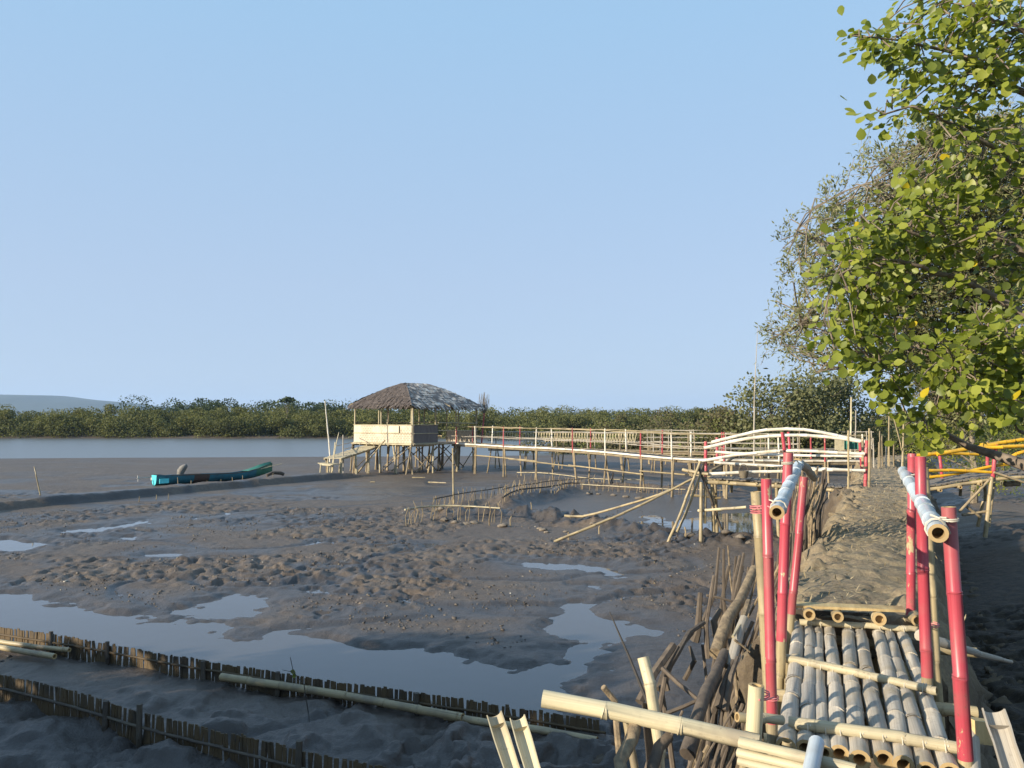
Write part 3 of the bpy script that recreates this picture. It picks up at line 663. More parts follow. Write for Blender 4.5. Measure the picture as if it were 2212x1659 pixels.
def fine_tree():
    r = root('fine_leaf_mangrove', (8.6, 12.2, gz(8.6, 12.2)), 'grey olive mangrove with tiny narrow leaves and bare twigs behind the broad leaved tree', 'tree')
    limbs = [([(8.6,12.2,.1),(8.4,12.3,2),(8.1,12.2,4.5),(7.6,12,7.5)], .16, .05),
             ([(8.45,12.3,1.8), W(2140,800,12.2), W(2010,760,12), W(1900,790,11.8), W(1790,795,11.6), W(1765,805,11.5)], .06, .01),
             ([(8.3,12.3,2.8), W(2090,640,12), W(1960,640,11.8), W(1840,690,11.6), W(1730,700,11.4)], .06, .008),
             ([(8.2,12.2,3.6), W(2060,560,12), W(1920,560,11.8), W(1800,530,11.6), W(1720,500,11.4)], .06, .008),
             ([(8.1,12.2,4.4), W(2080,430,12), W(1960,430,11.8), W(1860,400,11.6)], .05, .008),
             ([(8.0,12.2,5), W(2100,330,12), W(2000,320,11.8)], .05, .01),
             ([(8.4,12.3,2.2), W(2080,830,11.4), W(2020,870,11)], .04, .01), ([(8.4,12.3,2.2), W(2200,740,12), W(2212,600,12)], .05, .012)]
    tb = branchy(r, limbs, None)
    poly = [(1990,275),(1955,300),(1940,345),(1885,345),(1830,372),(1800,420),(1745,450),(1692,480),(1682,540),(1702,600),(1672,650),(1664,740),(1700,768),(1760,775),(1800,795),(1890,790),(1950,800),(1985,860),(2030,905),(2100,915),(2240,905),(2240,275)]
    lp = [p for l in limbs for p in catmull(l[0], .15)]
    pos, dirs, ti = [], [], []; k = 0
    while k < 1150:
        px, py = R.uniform(1660, 2240), R.uniform(275, 965)
        if not inpoly((px, py), poly): continue
        if px < 1880 and R.random() < .5: continue
        k += 1; c = W(px, py, R.uniform(10.6, 13.4)); q = min(lp, key=lambda v: (v-c).length_squared)
        if (q-c).length < 2.6:
            mid = (q+c)/2+Vector((R.gauss(0, .1), R.gauss(0, .1), R.gauss(.05, .08))); tube(tb, catmull([q, mid, c], .25), [.011-.006*i/12 for i in range(len(catmull([q, mid, c], .25)))], 4)
        for t in range(5 if px > 1900 else 4):
            e = c+Vector((max(-.4, R.gauss(.03, .2)), R.gauss(0, .3), R.gauss(.02, .2))); tube(tb, [c, (c+e)/2+Vector((0, 0, .02)), e], .0026, 3)
            d0 = (e-c).normalized()
            for j in range(13):
                p = c.lerp(e, R.uniform(.2, 1.1))+Vector((R.gauss(0, .035), R.gauss(0, .035), R.gauss(0, .035))); pos.append(p); dirs.append(d0+Vector((R.gauss(0, .7), R.gauss(0, .7), R.gauss(.1, .6)))); ti.append(min(1, max(0, R.gauss(.5, .25))))
    build(tb, 'trunk', 'limb', r)
    leafmesh('crown', pos, NR.uniform(.055, .10, len(pos)), np.array(ti), LANCE, 'small', r, .3, 0, np.array([tuple(d) for d in dirs]), None, 1.2)
fine_tree()
# thicket to the left of the viewer, outside the picture: its shade lies on the near mud
def thicket():
    pos = []
    for b in range(46):
        x, y = R.uniform(-17, -10), R.uniform(-4.5, 5.2); h = R.uniform(3.5, 4.8); rr = R.uniform(.8, 1.3)
        for t in (.3, .6, .95): pos.append(crown_pts((x, y, h*t-rr*.3), (rr, rr, rr*.7), 420, .2))
    pos = np.concatenate(pos); n = len(pos)
    tag(leafmesh('mangrove_thicket', pos, NR.uniform(.12, .26, n), NR.random(n), CLUMP, 'olive', None, .4), 'low mangrove thicket whose shade falls over the near slat fences', 'thicket', None, 'stuff')
thicket()
# ================================================================== NEAR BAMBOO BRIDGE
def near_bridge():
    DZ = 1.42
    r = root('bamboo_footbridge', (2.0, 4.6, 0), 'near bamboo footbridge with crimson posts and pale blue handrails', 'bridge')
    near = [(1698,1610),(1739,1612),(1780,1622),(1813,1624),(1857,1637),(1908,1636),(1951,1648),(2000,1660),(2050,1664)]
    far = [(1723,1352),(1748,1354),(1768,1355),(1790,1355),(1833,1360),(1857,1361),(1896,1364),(1919,1366),(1948,1368)]
    rad = [.047,.042,.036,.043,.046,.044,.045,.041,.044]
    for (a, b), (c, d), q in zip(near, far, rad):
        p0 = P(a, b, DZ-.035); p1 = P(c, d, DZ-.03); mid = (p0+p1)/2+Vector((R.gauss(0, .012), 0, R.gauss(0, .008)))
        bpole('deck_pole', 'grey', [p0-(p1-p0)*.012, mid, p1+(p1-p0)*.05], q, q*.92, r, gap=.36, n=14, hollow=(2.6, 2), wob=.004)
    for i, (a, b, c, d, q) in enumerate(((1727,1344,1992,1361,.023),(1693,1421,2024,1493,.026),(1704,1561,2070,1616,.03))):
        p0, p1 = P(a, b, DZ+.022), P(c, d, DZ+.022); ch = bpole('cross_lath', 'pale', [p0, (p0+p1)/2+Vector((0, 0, .006)), p1], q, q*.9, r, gap=.33, n=10, hollow=(1.5, 1.5))
        for (aa, bb), (cc, dd) in zip(near, far):
            A, B = P(aa, bb, DZ), P(cc, dd, DZ); e, f = p1-p0, B-A; den = e.x*f.y-e.y*f.x; t = ((A.x-p0.x)*f.y-(A.y-p0.y)*f.x)/den
            if 0 < t < 1: mb = MB(); coil(mb, p0+e*t+Vector((.015, 0, -.012)), e.normalized()+Vector((.1, .05, 0)), q+.01, 1.3, .0025, .012); build(mb, 'lashing', 'rope', ch)
    # carriers under the deck
    for py, nm in ((1500, 'x'), (1370, 'x'), (1600, 'x')):
        a, b = P(1650, py, DZ-.11), P(2110, py+40, DZ-.11); bpole('bearer', 'dry', [a, b], .036, .034, r, gap=.4, n=10, hollow=(2, 2))
    for k in range(7):
        u = k/6; a = P(1700+u*330, 1585+u*40, DZ-.2); b = P(1730+u*215, 1370+u*10, DZ-.18); mb = MB(); half(mb, a, b, .04, (0, 0, 1)); build(mb, 'under_slat', ['board', 'inner'], r)
    # stringers poking out under the soil board
    for (a, b, q) in ((1748,1328,.040),(1810,1333,.038),(1900,1338,.045),(1982,1341,.04)):
        p = W(a, b, 5.62); bpole('stringer', 'dry', [p, p+Vector((.12, .34, -.03))], q, q, r, gap=.3, n=14, hollow=(1.2, 1))
    mb = MB(); a, b = W(1716,1309,5.74), W(1958,1319,5.70); mb.box((a+b)/2+Vector((0, .04, 0)), ((b-a)/2, Vector((.02, .06, 0)), (0, 0, .009))); build(mb, 'edge_board', 'board', r)
    mb = MB(); a, b = W(1718,1325,5.90), W(1990,1340,5.86); mb.box((a+b)/2+Vector((0, .05, -.04)), ((b-a)/2, Vector((0, .008, 0)), (0, 0, .06))); build(mb, 'back_board', 'dark', r)
    def post(top, bot, Y, q, foot=None, mat='red', Yt=None, hol=(0, 2.2)):
        t, b = W(*top, Yt or Y), W(*bot, Y); p = bpole('post', mat, [b, (t+b)/2+Vector((R.gauss(0, .006), 0, 0)), t], q, q*.96, r, gap=.42, n=14, hollow=hol, wob=.002)
        d = (b-t).normalized(); e = b+d*((b.z-foot)/-d.z) if foot is not None else None
        if e is not None: bpole('bare_foot', 'dry', [b-d*.004, e], q*.985, q*.95, p, gap=.4, n=14)
        return p
    post((1655,1034),(1668,1562), 3.86, .0255, .1)                                # left side
    tag(post((1633,1062),(1657,1430), 4.12, .0285, .1, 'dry'), 'unpainted bamboo post tied to the red one')
    post((1703,978),(1688,1384), 4.95, .031, .1); post((1737,1030),(1709,1326), 5.7, .029, .3)
    post((2049,1095),(2086,1640), 3.56, .0315, .3); post((1988,986),(2003,1462), 4.6, .0315, .3)
    tag(post((1996,1010),(2026,1490), 4.78, .025, .1, 'dry'), 'unpainted bamboo post behind the red posts'); post((1970,980),(1967,1352), 5.85, .031, .3)
    tag(post((1634,1480),(1627,1600), 3.62, .036, .2, 'pale'), 'short thick unpainted bamboo stub')
    tag(bpole('crosspiece', 'pale', [W(1592,1549,3.68), W(1690,1556,3.75)], .022, .022, r, gap=.2, n=12, hollow=(1, 1)), None)
    def rail(pts, q0, q1):
        o = bpole('handrail', 'sleeve', pts, q0, q1, r, gap=.34, n=18, hollow=(3, 2), wob=.003); return o
    rl = rail([W(1678,1107,3.72), W(1700,1058,4.5), W(1726,1003,5.75)], .034, .033)
    tag(bpole('handrail', 'grey', [W(1722,1000,5.72), W(1740,1010,6.2), W(1759,1033,6.7)], .034, .03, r, gap=.34, n=14, hollow=(1, 1.5)), 'short unpainted grey rail end sloping down')
    rr = rail([W(2027,1152,3.42), W(1992,1086,4.5), W(1951,1018,6.1)], .040, .038)
    mb = MB()
    for c, ax, q in ((W(1682,1098,3.78), W(1700,1058,4.5)-W(1678,1107,3.72), .037), (W(1701,1000,4.95), Vector((0, 0, 1)), .035)):
        mb = MB()
        coil(mb, c, ax, q, 2.2, .0035, .009); build(mb, 'lashing', 'rope', rl); mb = MB()
    tube(mb, catmull([W(1700,998,4.93), W(1712,995,5.1), W(1722,996,5.4), W(1726,1004,5.7)], .05), .004, 5)
    build(mb, 'lashing', 'rope', rl); mb = MB(); tube(mb, catmull([W(1680,1090,3.78), W(1668,1082,3.82), W(1657,1078,3.85), W(1648,1086,3.9)], .03), .0035, 5); build(mb, 'lashing', 'rope', rl)
    mb = MB(); coil(mb, W(2022,1142,3.5), W(1992,1086,4.5)-W(2027,1152,3.42), .043, 2, .004, .012); coil(mb, W(2051,1122,3.55), Vector((0, 0, 1)), .036, 2.5, .0035, .008)
    tube(mb, catmull([W(2010,1112,3.46), W(2030,1120,3.42), W(2046,1140,3.44), W(2052,1152,3.5)], .03), .005, 5)
    build(mb, 'lashing', 'rope', rr); mb = MB(); tube(mb, catmull([W(1968,1026,5.6), W(1985,1024,4.62), W(1996,1022,4.58)], .1), .005, 5); build(mb, 'lashing', 'rope', rr)
    mb = MB()
    for c, q in ((W(1640,1095,4.0), .045), (W(1642,1105,4.0), .046), (W(1640,1500,3.65), .045), (W(1667,1508,3.86), .031), (W(2010,1350,4.7), .045)):
        mb = MB(); coil(mb, c, (0, 0, 1), q, 2, .003, .01); build(mb, 'red_lashing', 'pinkrope', r)
    mb = MB(); tube(mb, [W(1640,1512,3.58), W(1655,1512,3.7), W(1672,1506,3.82)], .004, 5); tube(mb, [W(1633,1100,4.08), W(1650,1090,3.85), W(1664,1096,3.83)], .004, 5); build(mb, 'red_lashing', 'pinkrope', r)
    # woven strips of the next span, close to the viewer
    for (a, b, c, d, w) in ((1598,1604,1850,1664,.024),(1594,1626,1840,1682,.02),(1596,1644,1830,1700,.02)):
        p0, p1 = W(a, b, 3.42), W(c, d, 3.15); mb = MB(); half(mb, p0, p1, w, (0, .6, -1), 8, .3, False); build(mb, 'split_strip', ['pale', 'inner'], r)
    for x in (1612, 1650, 1700):
        p0, p1 = W(x, 1602, 3.47), W(x-8, 1690, 3.47); mb = MB(); half(mb, p0, p1, .02, (0, 1, 0), 8, .3, False); build(mb, 'split_strip', ['dry', 'inner'], r)
    bpole('short_pole', 'sleeve', [W(1764,1604,3.3), W(1744,1700,3.0)], .031, .031, r, gap=.5, n=14, hollow=(1, 1))
near_bridge()
# ---- loose bamboo and timber around the bridge's left end
def thing(o, label, cat, group=None): return tag(o, label, cat, group)
thing(bpole('bamboo_pole', 'pale', [W(1172,1509,3.75), W(1400,1553,3.66), W(1640,1606,3.5)], .040, .036, gap=.38, n=18, hollow=(2, 2), wob=.003), 'long thick pale bamboo pole jutting left from the stub beside the footbridge', 'pole')
for (a, b, c, d, Y, lab) in ((1067,1540,1112,1680,3.3,'split half bamboo with hollow side out, left one of the pair at the bottom edge'), (1117,1547,1156,1680,3.28,'split half bamboo with torn pointed tip, right one of the pair at the bottom edge')):
    mb = MB(); p0, p1 = W(a, b, Y), W(c, d, Y-.2); ex = p1+(p1-p0)*2.2; half(mb, p0, Vector((ex.x, ex.y, ex.z)), .032, (.15, -1, .25), 12, .14)
    thing(build(mb, 'split_bamboo', ['pale', 'pale']), lab, 'split bamboo')
thing(bpole('bamboo_post', 'pale', [W(1431,1640,3.9)-Vector((0, 0, 1.1)), W(1424,1605,3.95), W(1389,1420,4.05)], .028, .029, gap=.33, n=14, hollow=(0, 1.5)), 'upright cracked bamboo post crossing behind the long thick pole', 'post')
mb = MB(); p0, p1 = W(1401,1519,3.98), W(1412,1660,3.9); half(mb, p0, p1+(p1-p0)*2, .034, (0, -1, .2), 12, .16); thing(build(mb, 'split_bamboo', ['grey', 'dark']), 'grey half bamboo showing its dark hollow behind the long thick pole', 'split bamboo')
thing(bstick('wooden_stake', 'bark2', [W(1352,1660,3.7)-Vector((0, 0, 1.1)), W(1341,1581,3.95), W(1318,1520,4.0), W(1303,1484,4.0)], .018, .016), 'knotty stake leaning left behind the long thick pole', 'stake')
thing(bstick('forked_log', 'bark2', [W(1330,1700,3.2)-Vector((0, 0, .9)), W(1345,1640,3.5), W(1362,1600,3.6), W(1372,1568,3.66)], .033, .028, n=10, crook=.008, step=.1), 'yellowish crooked log propping up the long thick pole', 'log')
thing(bstick('forked_log', 'bark', [W(1385,1710,3.3)-Vector((0, 0, .9)), W(1405,1660,3.55), W(1428,1618,3.6), W(1446,1590,3.65)], .03, .024, n=10, crook=.008, step=.1), 'dark crooked log leaning right under the long thick pole', 'log')
thing(bpole('bamboo_post', 'dry', [W(1395,1700,3.65)-Vector((0, 0, .9)), W(1372,1600,3.75), W(1350,1540,3.8)], .02, .018, gap=.3, n=10), 'slim bamboo prop beside the yellowish crooked log', 'post')
thing(bstick('thin_stick', 'black', [W(1400,1520,4.6), W(1360,1418,4.75), W(1317,1322,4.9)], .012, .003, n=6, crook=.004), 'thin black stick slanting up over the puddles', 'stick')
mb = MB(); p0, p1 = W(2146,1530,3.5), W(2195,1680,3.3); half(mb, p0, p1+(p1-p0), .046, (-.2, -1, .3), 12, .14); thing(build(mb, 'split_bamboo', ['grey', 'grey']), 'grey split bamboo trough standing right of the footbridge', 'split bamboo')
thing(bpole('bamboo_pole', 'grey', [W(2185,1430,5.6), W(2100,1408,5.2), W(1985,1372,5.0)], .012, .034, gap=.4, n=10), 'grey pointed bamboo end sticking out right of the footbridge', 'pole')
mb = MB(); mb.box(W(2125,1580,3.7), ((.07, .02, -.015), (-.006, .03, 0), (0, 0, .05))); thing(build(mb, 'broken_board', 'board'), 'broken tan board behind the right near post', 'board')
thing(bpole('bamboo_stump', 'grey', [W(2110,1750,3.4), W(2098,1580,3.7)], .034, .032, gap=.3, n=12, hollow=(0, 1.5)), 'short grey bamboo stump beside the right near post', 'stump')
# sapling with a few leaves
sr = root('bare_sapling', P(668,1590), 'thin bare sapling with two leaves standing before the slat fences', 'sapling')
tb = MB(); stick(tb, [P(672,1600), W(668,1540,7.7), W(655,1480,7.7), W(632,1452,7.7), W(627,1420,7.7)], .006, .003, 5, .006); stick(tb, [W(632,1452,7.7), W(610,1447,7.7)], .003, .002, 4, .002); build(tb, 'stem', 'black', sr)
for lx, ly, lz in ((626,1450,.075),(640,1462,.05)): leafmesh('leaf', [W(lx, ly, 7.7)], np.array([lz]), np.array([.2]), OVAL, 'broad', sr, .2, .6)
# ---- brushwood that holds the left flank of the dike
GS = 'brushwood stakes holding the left side of the dike'
def brush(kind, mat, pts, Ys, r0, r1, lab, **k):
    q = [W(*ZB(*p), Y) for p, Y in zip(pts, Ys)]
    thing(bstick(kind, mat, q, r0, r1, **k), lab, 'stake', GS)
SL = 'crooked dead stick standing among the brushwood on the left flank of the dike'
for pts, ys, r0, r1 in (([(1640,620),(1720,420),(1752,100)],(6.6,6.7,6.8),.02,.012), ([(1800,600),(1790,480),(1785,110)],(6.7,6.7,6.8),.018,.01), ([(1850,560),(1880,330),(1900,160)],(6.9,6.9,7),.02,.012),
        ([(1840,560),(1900,330),(1927,140)],(6.6,6.7,6.8),.022,.012), ([(1900,420),(1950,270),(2002,110)],(6.5,6.5,6.6),.016,.01), ([(1580,760),(1592,690),(1620,420)],(6.2,6.2,6.3),.034,.02),
        ([(1670,880),(1690,640),(1715,300)],(6.2,6.2,6.4),.022,.012), ([(1380,1110),(1400,1000),(1560,720),(1645,630)],(5.3,5.3,5.8,6.1),.026,.018), ([(1190,1190),(1300,1000),(1430,790)],(5.0,5.1,5.3),.03,.028),
        ([(1370,1060),(1470,830),(1565,700)],(5.5,5.6,5.9),.022,.014), ([(1330,1100),(1420,960),(1462,800)],(5.2,5.3,5.5),.024,.014), ([(1740,760),(1745,620),(1760,540)],(6.3,6.3,6.4),.03,.02),
        ([(1510,1030),(1530,900),(1545,800)],(5.7,5.7,5.8),.02,.012)):
    brush('brushwood_stake', 'bark', pts, ys, r0, r1, SL)
brush('peeling_trunk', 'bark2', [(1730,850),(1830,600),(1900,480),(2000,250)], (5.2,5.5,5.8,6.2), .045, .035, 'thick yellowish peeling trunk leaning along the brushwood', n=9, crook=.012)
brush('dark_trunk', 'bark', [(1530,1560),(1590,1290),(1660,1120),(1790,840)], (4.1,4.3,4.6,5.1), .04, .028, 'long dark grey trunk leaning from the mud up to the dike', n=9, crook=.01)
brush('brushwood_stake', 'grey', [(1830,950),(1900,700),(1930,600)], (5.0,5.2,5.3), .034, .028, 'pale grey cut bamboo stump in the brushwood', n=8, crook=.004)
brush('brushwood_stake', 'bark2', [(1790,930),(1860,740),(1960,480)], (5.0,5.3,5.7), .026, .02, 'brown stake beside the thick peeling trunk')
brush('split_stick', 'pale', [(1850,730),(1890,660),(1940,600)], (5.1,5.2,5.3), .012, .006, 'bright splintered bamboo piece in the brushwood', crook=.004)
brush('brushwood_stake', 'bark', [(1740,1230),(1790,1060),(1850,900)], (4.7,4.8,5.0), .02, .014, 'thin stake right of the long dark trunk')
brush('brushwood_stake', 'bark', [(1790,1250),(1850,1010),(1880,880)], (4.7,4.8,5.0), .022, .014, 'thin stake closest to the footbridge stub')
brush('cross_stick', 'bark2', [(1860,750),(1910,790),(1970,838)], (5.1,5.1,5.1), .009, .005, 'short pale twig lying across the brushwood', crook=.003)
brush('cross_stick', 'bark', [(1350,950),(1470,1060),(1605,1172)], (5.0,4.9,4.8), .014, .012, 'stick lying down to the right over the dark ditch', crook=.004)
brush('cross_stick', 'bark', [(1380,1270),(1500,1225),(1640,1160)], (4.6,4.6,4.6), .012, .010, 'stick lying up to the right over the dark ditch', crook=.004)
brush('cross_stick', 'bark', [(1665,437),(1750,452),(1850,482)], (6.6,6.6,6.6), .012, .010, 'level twig crossing the upper brushwood', crook=.004)
def palisade():
    c = catmull([(x, y, 0) for x, y in PATHL], .05); d = [0]
    for a, b in zip(c, c[1:]): d.append(d[-1]+(b-a).length)
    i = 0; s = .5
    while s < 7.2:
        while d[i] < s: i += 1
        t = (c[i+1]-c[i]).normalized(); off = -(.78+.14*R.random()+.1*(s < 2))
        x, y = c[i].x+t.y*off, c[i].y-t.x*off
        top = (1.35 if s < 4.5 else 1.2)+R.uniform(-.35, .38); r0 = R.uniform(.010, .024); ln = R.gauss(.14, .15)
        m = 'bark2' if R.random() < .35 else 'bark'
        pts = [(x-.22, y-.1, .1), (x-.1, y, top*.5), (x+ln*.5, y+R.gauss(.05, .16), top)]
        o = bstick('brushwood_stake', m, pts, r0, r0*.7, n=6, crook=.014)
        thing(o, 'upright stake in the dense brushwood row along the left edge of the dike', 'stake', GS); s += R.uniform(.06, .11)
palisade()
for k in range(34):     # loose dark sticks in front, down to the mud beside the bridge
    u = R.random(); bx, by = .55+1.15*u+R.gauss(0, .07), 4.3+2.2*u+R.gauss(0, .1); hh = R.uniform(.7, 1.35)
    thing(bstick('brushwood_stake', 'bark' if R.random() < .75 else 'bark2', [(bx-.1, by-.1, .05), (bx+.1+R.gauss(0, .06), by, hh*.5), (bx+.3+R.gauss(0, .12), by+R.gauss(.1, .12), hh)], R.uniform(.010, .026), R.uniform(.006, .016), n=6, crook=.012), 'loose dark stick leaning towards the dike in the low tangle left of the footbridge', 'stake', GS)
for k in range(34):     # bundle where the arched bridge meets the dike
    u = R.random(); px = 1716+u*72+R.gauss(0, 3); Y = 9.2+1.6*u+R.uniform(-.3, .5); b = W(px-12, 1150-u*42+R.gauss(0, 6), Y); t = W(px+R.gauss(5, 9), 1040+R.gauss(0, 20)-u*12, Y+R.gauss(.05, .15))
    thing(bstick('brushwood_stake', 'bark' if k % 3 else 'bark2', [b-Vector((.02, 0, .5)), b, (b+t)/2+Vector((R.gauss(0, .02), 0, 0)), t], R.uniform(.011, .024), R.uniform(.006, .014), n=6, crook=.008), 'stake of the tall loose bundle beside the bent end of the left handrail', 'stake', GS)
# ================================================================== SLAT FENCES in the lower left
def slat_fence(name, line, h, label, posts, railmat, every, hv=.05):
    g = [P(a, b) for a, b in line]; c = catmull([(p.x, p.y, 0) for p in g], .02); r = root(name, (g[len(g)//2].x, g[len(g)//2].y, 0), label, 'fence')
    mb = MB(); d = [0]
    for a, b in zip(c, c[1:]): d.append(d[-1]+(b-a).length)
    i = 0; s = 0.0; gapn = 0
    while s < d[-1]-.05:
        w = R.uniform(.02, .036)*every
        while d[i+1] < s: i += 1
        if vn(np.array([s/.35]), np.array([.3]), 4)[0] < .93:
            t = (c[i+1]-c[i]).normalized(); p = c[i]; zz = .02; hh = h*(1-hv+2*hv*float(vn(np.array([s/.5]), np.array([.7]), 5)[0]))+R.gauss(0, .006)
            nrm = Vector((t.y, -t.x, 0)); bow = R.gauss(0, .003); mb.box(p+nrm*bow+Vector((R.gauss(0, .003), 0, zz-.06+hh/2)), (t*w*.5, nrm*.004, Vector((R.gauss(0, .012), 0, hh/2+.08))))
        s += w
    build(mb, 'slat_panel', 'slat', r, False)
    for u, hh in posts:
        j = int(u*(len(c)-2)); p = c[j]; t = (c[j+1]-c[j]).normalized(); q = p+Vector((t.y, -t.x, 0))*.03
        bpole('post', 'dark', [q+Vector((0, 0, -.1)), q+Vector((R.gauss(0, .01), 0, hh))], .028, .026, r, gap=.3, n=8)
    rp = [c[int(k*(len(c)-1)/14)]+Vector((0, 0, .03+h*.62)) for k in range(15)]
    tt = [(rp[min(k+1, 14)]-rp[max(k-1, 0)]).normalized() for k in range(15)]
    bpole('rail', railmat, [p+Vector((t.y, -t.x, 0))*.022 for p, t in zip(rp, tt)], .014, .013, r, gap=.4, n=8)
    return c
FA = slat_fence('slat_fence', [(-120,1374),(0,1396),(150,1420),(380,1464),(540,1492),(720,1524),(1000,1566),(1310,1620)], .2, 'low split bamboo slat fence along the long blue puddle', [(.10,.25),(.235,.29),(.34,.28),(.5,.25),(.62,.26),(.8,.25)], 'slat', 1.1)
FB = slat_fence('slat_fence', [(-120,1498),(0,1532),(150,1572),(300,1622),(470,1668),(630,1712),(800,1752),(1000,1800)], .3, 'dark slat fence nearest the viewer in the shaded lower left corner', [(.42,.36),(.5,.42),(.78,.42)], 'dark', 1.0, .04)
def lying(line, z, q, lab, r1=None): thing(bpole('bamboo_pole', 'dry', [P(a, b, z) for a, b in line], q, r1, gap=.42, n=10, hollow=(1.5, 1.5)), lab, 'pole', 'bamboo poles lying along the slat fence')
lying([(-60,1375),(30,1391),(150,1404)], .14, .028, 'upper of two yellowish bamboo poles lying by the slat fence at the left edge')
lying([(-60,1388),(20,1402),(118,1418)], .12, .034, 'lower of two yellowish bamboo poles lying by the slat fence at the left edge')
lying([(478,1462),(700,1495),(1000,1550)], .15, .04, 'long grey bamboo pole lying along the middle of the slat fence')
lying([(960,1547),(1150,1575),(1290,1600)], .13, .034, 'bamboo pole lying along the right end of the slat fence')
# ================================================================== STILT HUT
def hut():
    th = math.radians(40); c, s = math.cos(th), math.sin(th); C = Vector((-5.18, 42, 0)); u = Vector((-c, s, 0)); v = Vector((s, c, 0)); a, b = 4.7, 4.9
    fz, pz, ez = 1.6, 2.64, 3.66
    def L(i, j, z): return C+u*(i*a)+v*(j*b)+Vector((0, 0, z))
    r = root('stilt_hut', L(.5, .5, 0), 'open bamboo hut on stilts with a hipped thatched roof', 'hut')
    # roof: four convex thatched faces, eaves to a short ridge
    E = [L(-.05, -.06, ez), L(1.03, -.06, ez+.1), L(1.06, 1.06, ez), L(-.05, 1.07, ez-.05)]
    Rg = [L(.5, .33, 4.93), L(.5, .66, 4.9)]
    tgt = [(Rg[0], Rg[0]), (Rg[0], Rg[1]), (Rg[1], Rg[1]), (Rg[1], Rg[0])]
    roof = None
    for k in range(4):
        e0, e1 = E[k], E[(k+1) % 4]; t0, t1 = tgt[k]
        mb = MB(); nu, nv = 26, 12; idx = {}
        def pt(i, j):
            q = j/nv; x = e0.lerp(e1, i/nu).lerp(t0.lerp(t1, i/nu), q); z = e0.z+(4.93-e0.z)*(1-(1-q)**1.5); 
            return Vector((x.x, x.y, (e0.lerp(e1, i/nu).z*(1-q)+4.93*q)*.35+z*.65))
        for j in range(nv+1):
            for i in range(nu+1): idx[i, j] = mb.add([pt(i, j)+Vector((0, 0, R.gauss(0, .018)))])
        for j in range(nv):
            for i in range(nu): mb.face((idx[i, j], idx[i+1, j], idx[i+1, j+1], idx[i, j+1]))
        tint = [0.3]*len(mb.v)
        nrm = (e1-e0).cross(t0-e0).normalized(); nrm = nrm if nrm.z > 0 else -nrm
        dn = ((e0+e1)/2-(t0+t1)/2).normalized()
        for j in range(nv+1):           # courses of hanging leaf tips
            for m in range(150):
                i = R.uniform(0, nu); i0 = min(int(i), nu-1); p = pt(i0, j).lerp(pt(i0+1, j), i-i0); L_ = R.uniform(.14, .30)*(1 if j else .95)*(1-.02*j)
                if R.random() < .3*j/nv+.05: continue
                sd = (e1-e0).normalized()*R.uniform(.025, .06); tip = p+dn*L_+nrm*R.uniform(.005, .05)+Vector((R.gauss(0, .03), R.gauss(0, .03), -.1*R.random()*(1.6 if j == 0 else 1)))
                q = mb.add([p-sd+nrm*.01, p+sd+nrm*.01, tip+sd*.5, tip-sd*.5]); mb.face((q, q+1, q+2, q+3)); tint += [R.random()]*4
        mat = 'thatch2' if k == 3 else 'thatch'
        o = build(mb, 'roof', mat, r, False); tag(o, 'grey weathered roof face with white patches' if k == 3 else None)
        at = o.data.attributes.new('tint', 'FLOAT', 'POINT'); at.data.foreach_set('value', np.array(tint, 'f'))
        if k == 0: roof = o
    # rafters seen from below
    for e in E + [L(.5, -.08, ez), L(-.07, .5, ez)]:
        bpole('rafter', 'stilt', [e+Vector((0, 0, -.06)), (e+Rg[0])/2+Vector((0, 0, -.05)), Rg[0]-Vector((0, 0, .15))], .035, .03, r, simple=True, n=6)
    for (i, j), (k, l) in (((-.03,-.03),(1.03,-.03)), ((-.03,-.03),(-.03,1.03)), ((1,0),(1,1)), ((0,1),(1,1))):
        bpole('eave_beam', 'stilt', [L(i, j, ez-.1), L(k, l, ez-.1)], .04, .036, r, gap=.5, n=8)
    mb = MB(); mb.box(L(.5, .5, fz-.03), (u*a*.51, v*b*.51, (0, 0, .03))); build(mb, 'floor', 'deckdark', r)
    for i, mt in ((-.005, 'pale'),): 
        for q in range(9): bpole('floor_joist', 'pale', [L(q/8, -.03, fz-.1), L(q/8, .3, fz-.1)], .035, .035, r, simple=True, n=6)
    bpole('floor_beam', 'pale', [L(-.02, -.035, fz-.02), L(1.02, -.035, fz-.02)], .04, .04, r, gap=.5, n=8); bpole('floor_beam', 'stilt', [L(-.03, -.02, fz-.02), L(-.03, 1.02, fz-.02)], .04, .04, r, gap=.5, n=8)
    # posts
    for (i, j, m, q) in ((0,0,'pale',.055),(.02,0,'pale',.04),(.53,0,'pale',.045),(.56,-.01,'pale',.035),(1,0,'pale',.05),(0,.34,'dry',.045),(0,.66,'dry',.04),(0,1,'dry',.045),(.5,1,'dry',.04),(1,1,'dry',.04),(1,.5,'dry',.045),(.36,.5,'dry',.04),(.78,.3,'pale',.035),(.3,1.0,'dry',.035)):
        bpole('post', m, [L(i, j, fz-.1), L(i, j, ez)], q, q*.92, r, gap=.45, n=8)
    # half-height woven walls
    def wall(i0, j0, i1, j1, lab=None, mt='weave', top=pz):
        p, q = L(i0, j0, fz+.02), L(i1, j1, fz+.02); d = q-p; n_ = Vector((d.y, -d.x, 0)).normalized(); h = top-fz-.04
        mb = MB(); ns = int(d.length/.11)
        for k in range(ns):
            m_ = p+d*((k+.5)/ns)+Vector((0, 0, h/2)); k0 = len(mb.uv); mb.box(m_+n_*R.uniform(-.004, .004), (d/ns/2*.97, Vector((0, 0, h/2)), n_*.008))
            for z_ in range(k0, len(mb.uv)): mb.uv[z_] = (mb.uv[z_][0]+k*.11, mb.uv[z_][1])
        o = build(mb, 'wall_panel', mt, r, False); tag(o, lab)
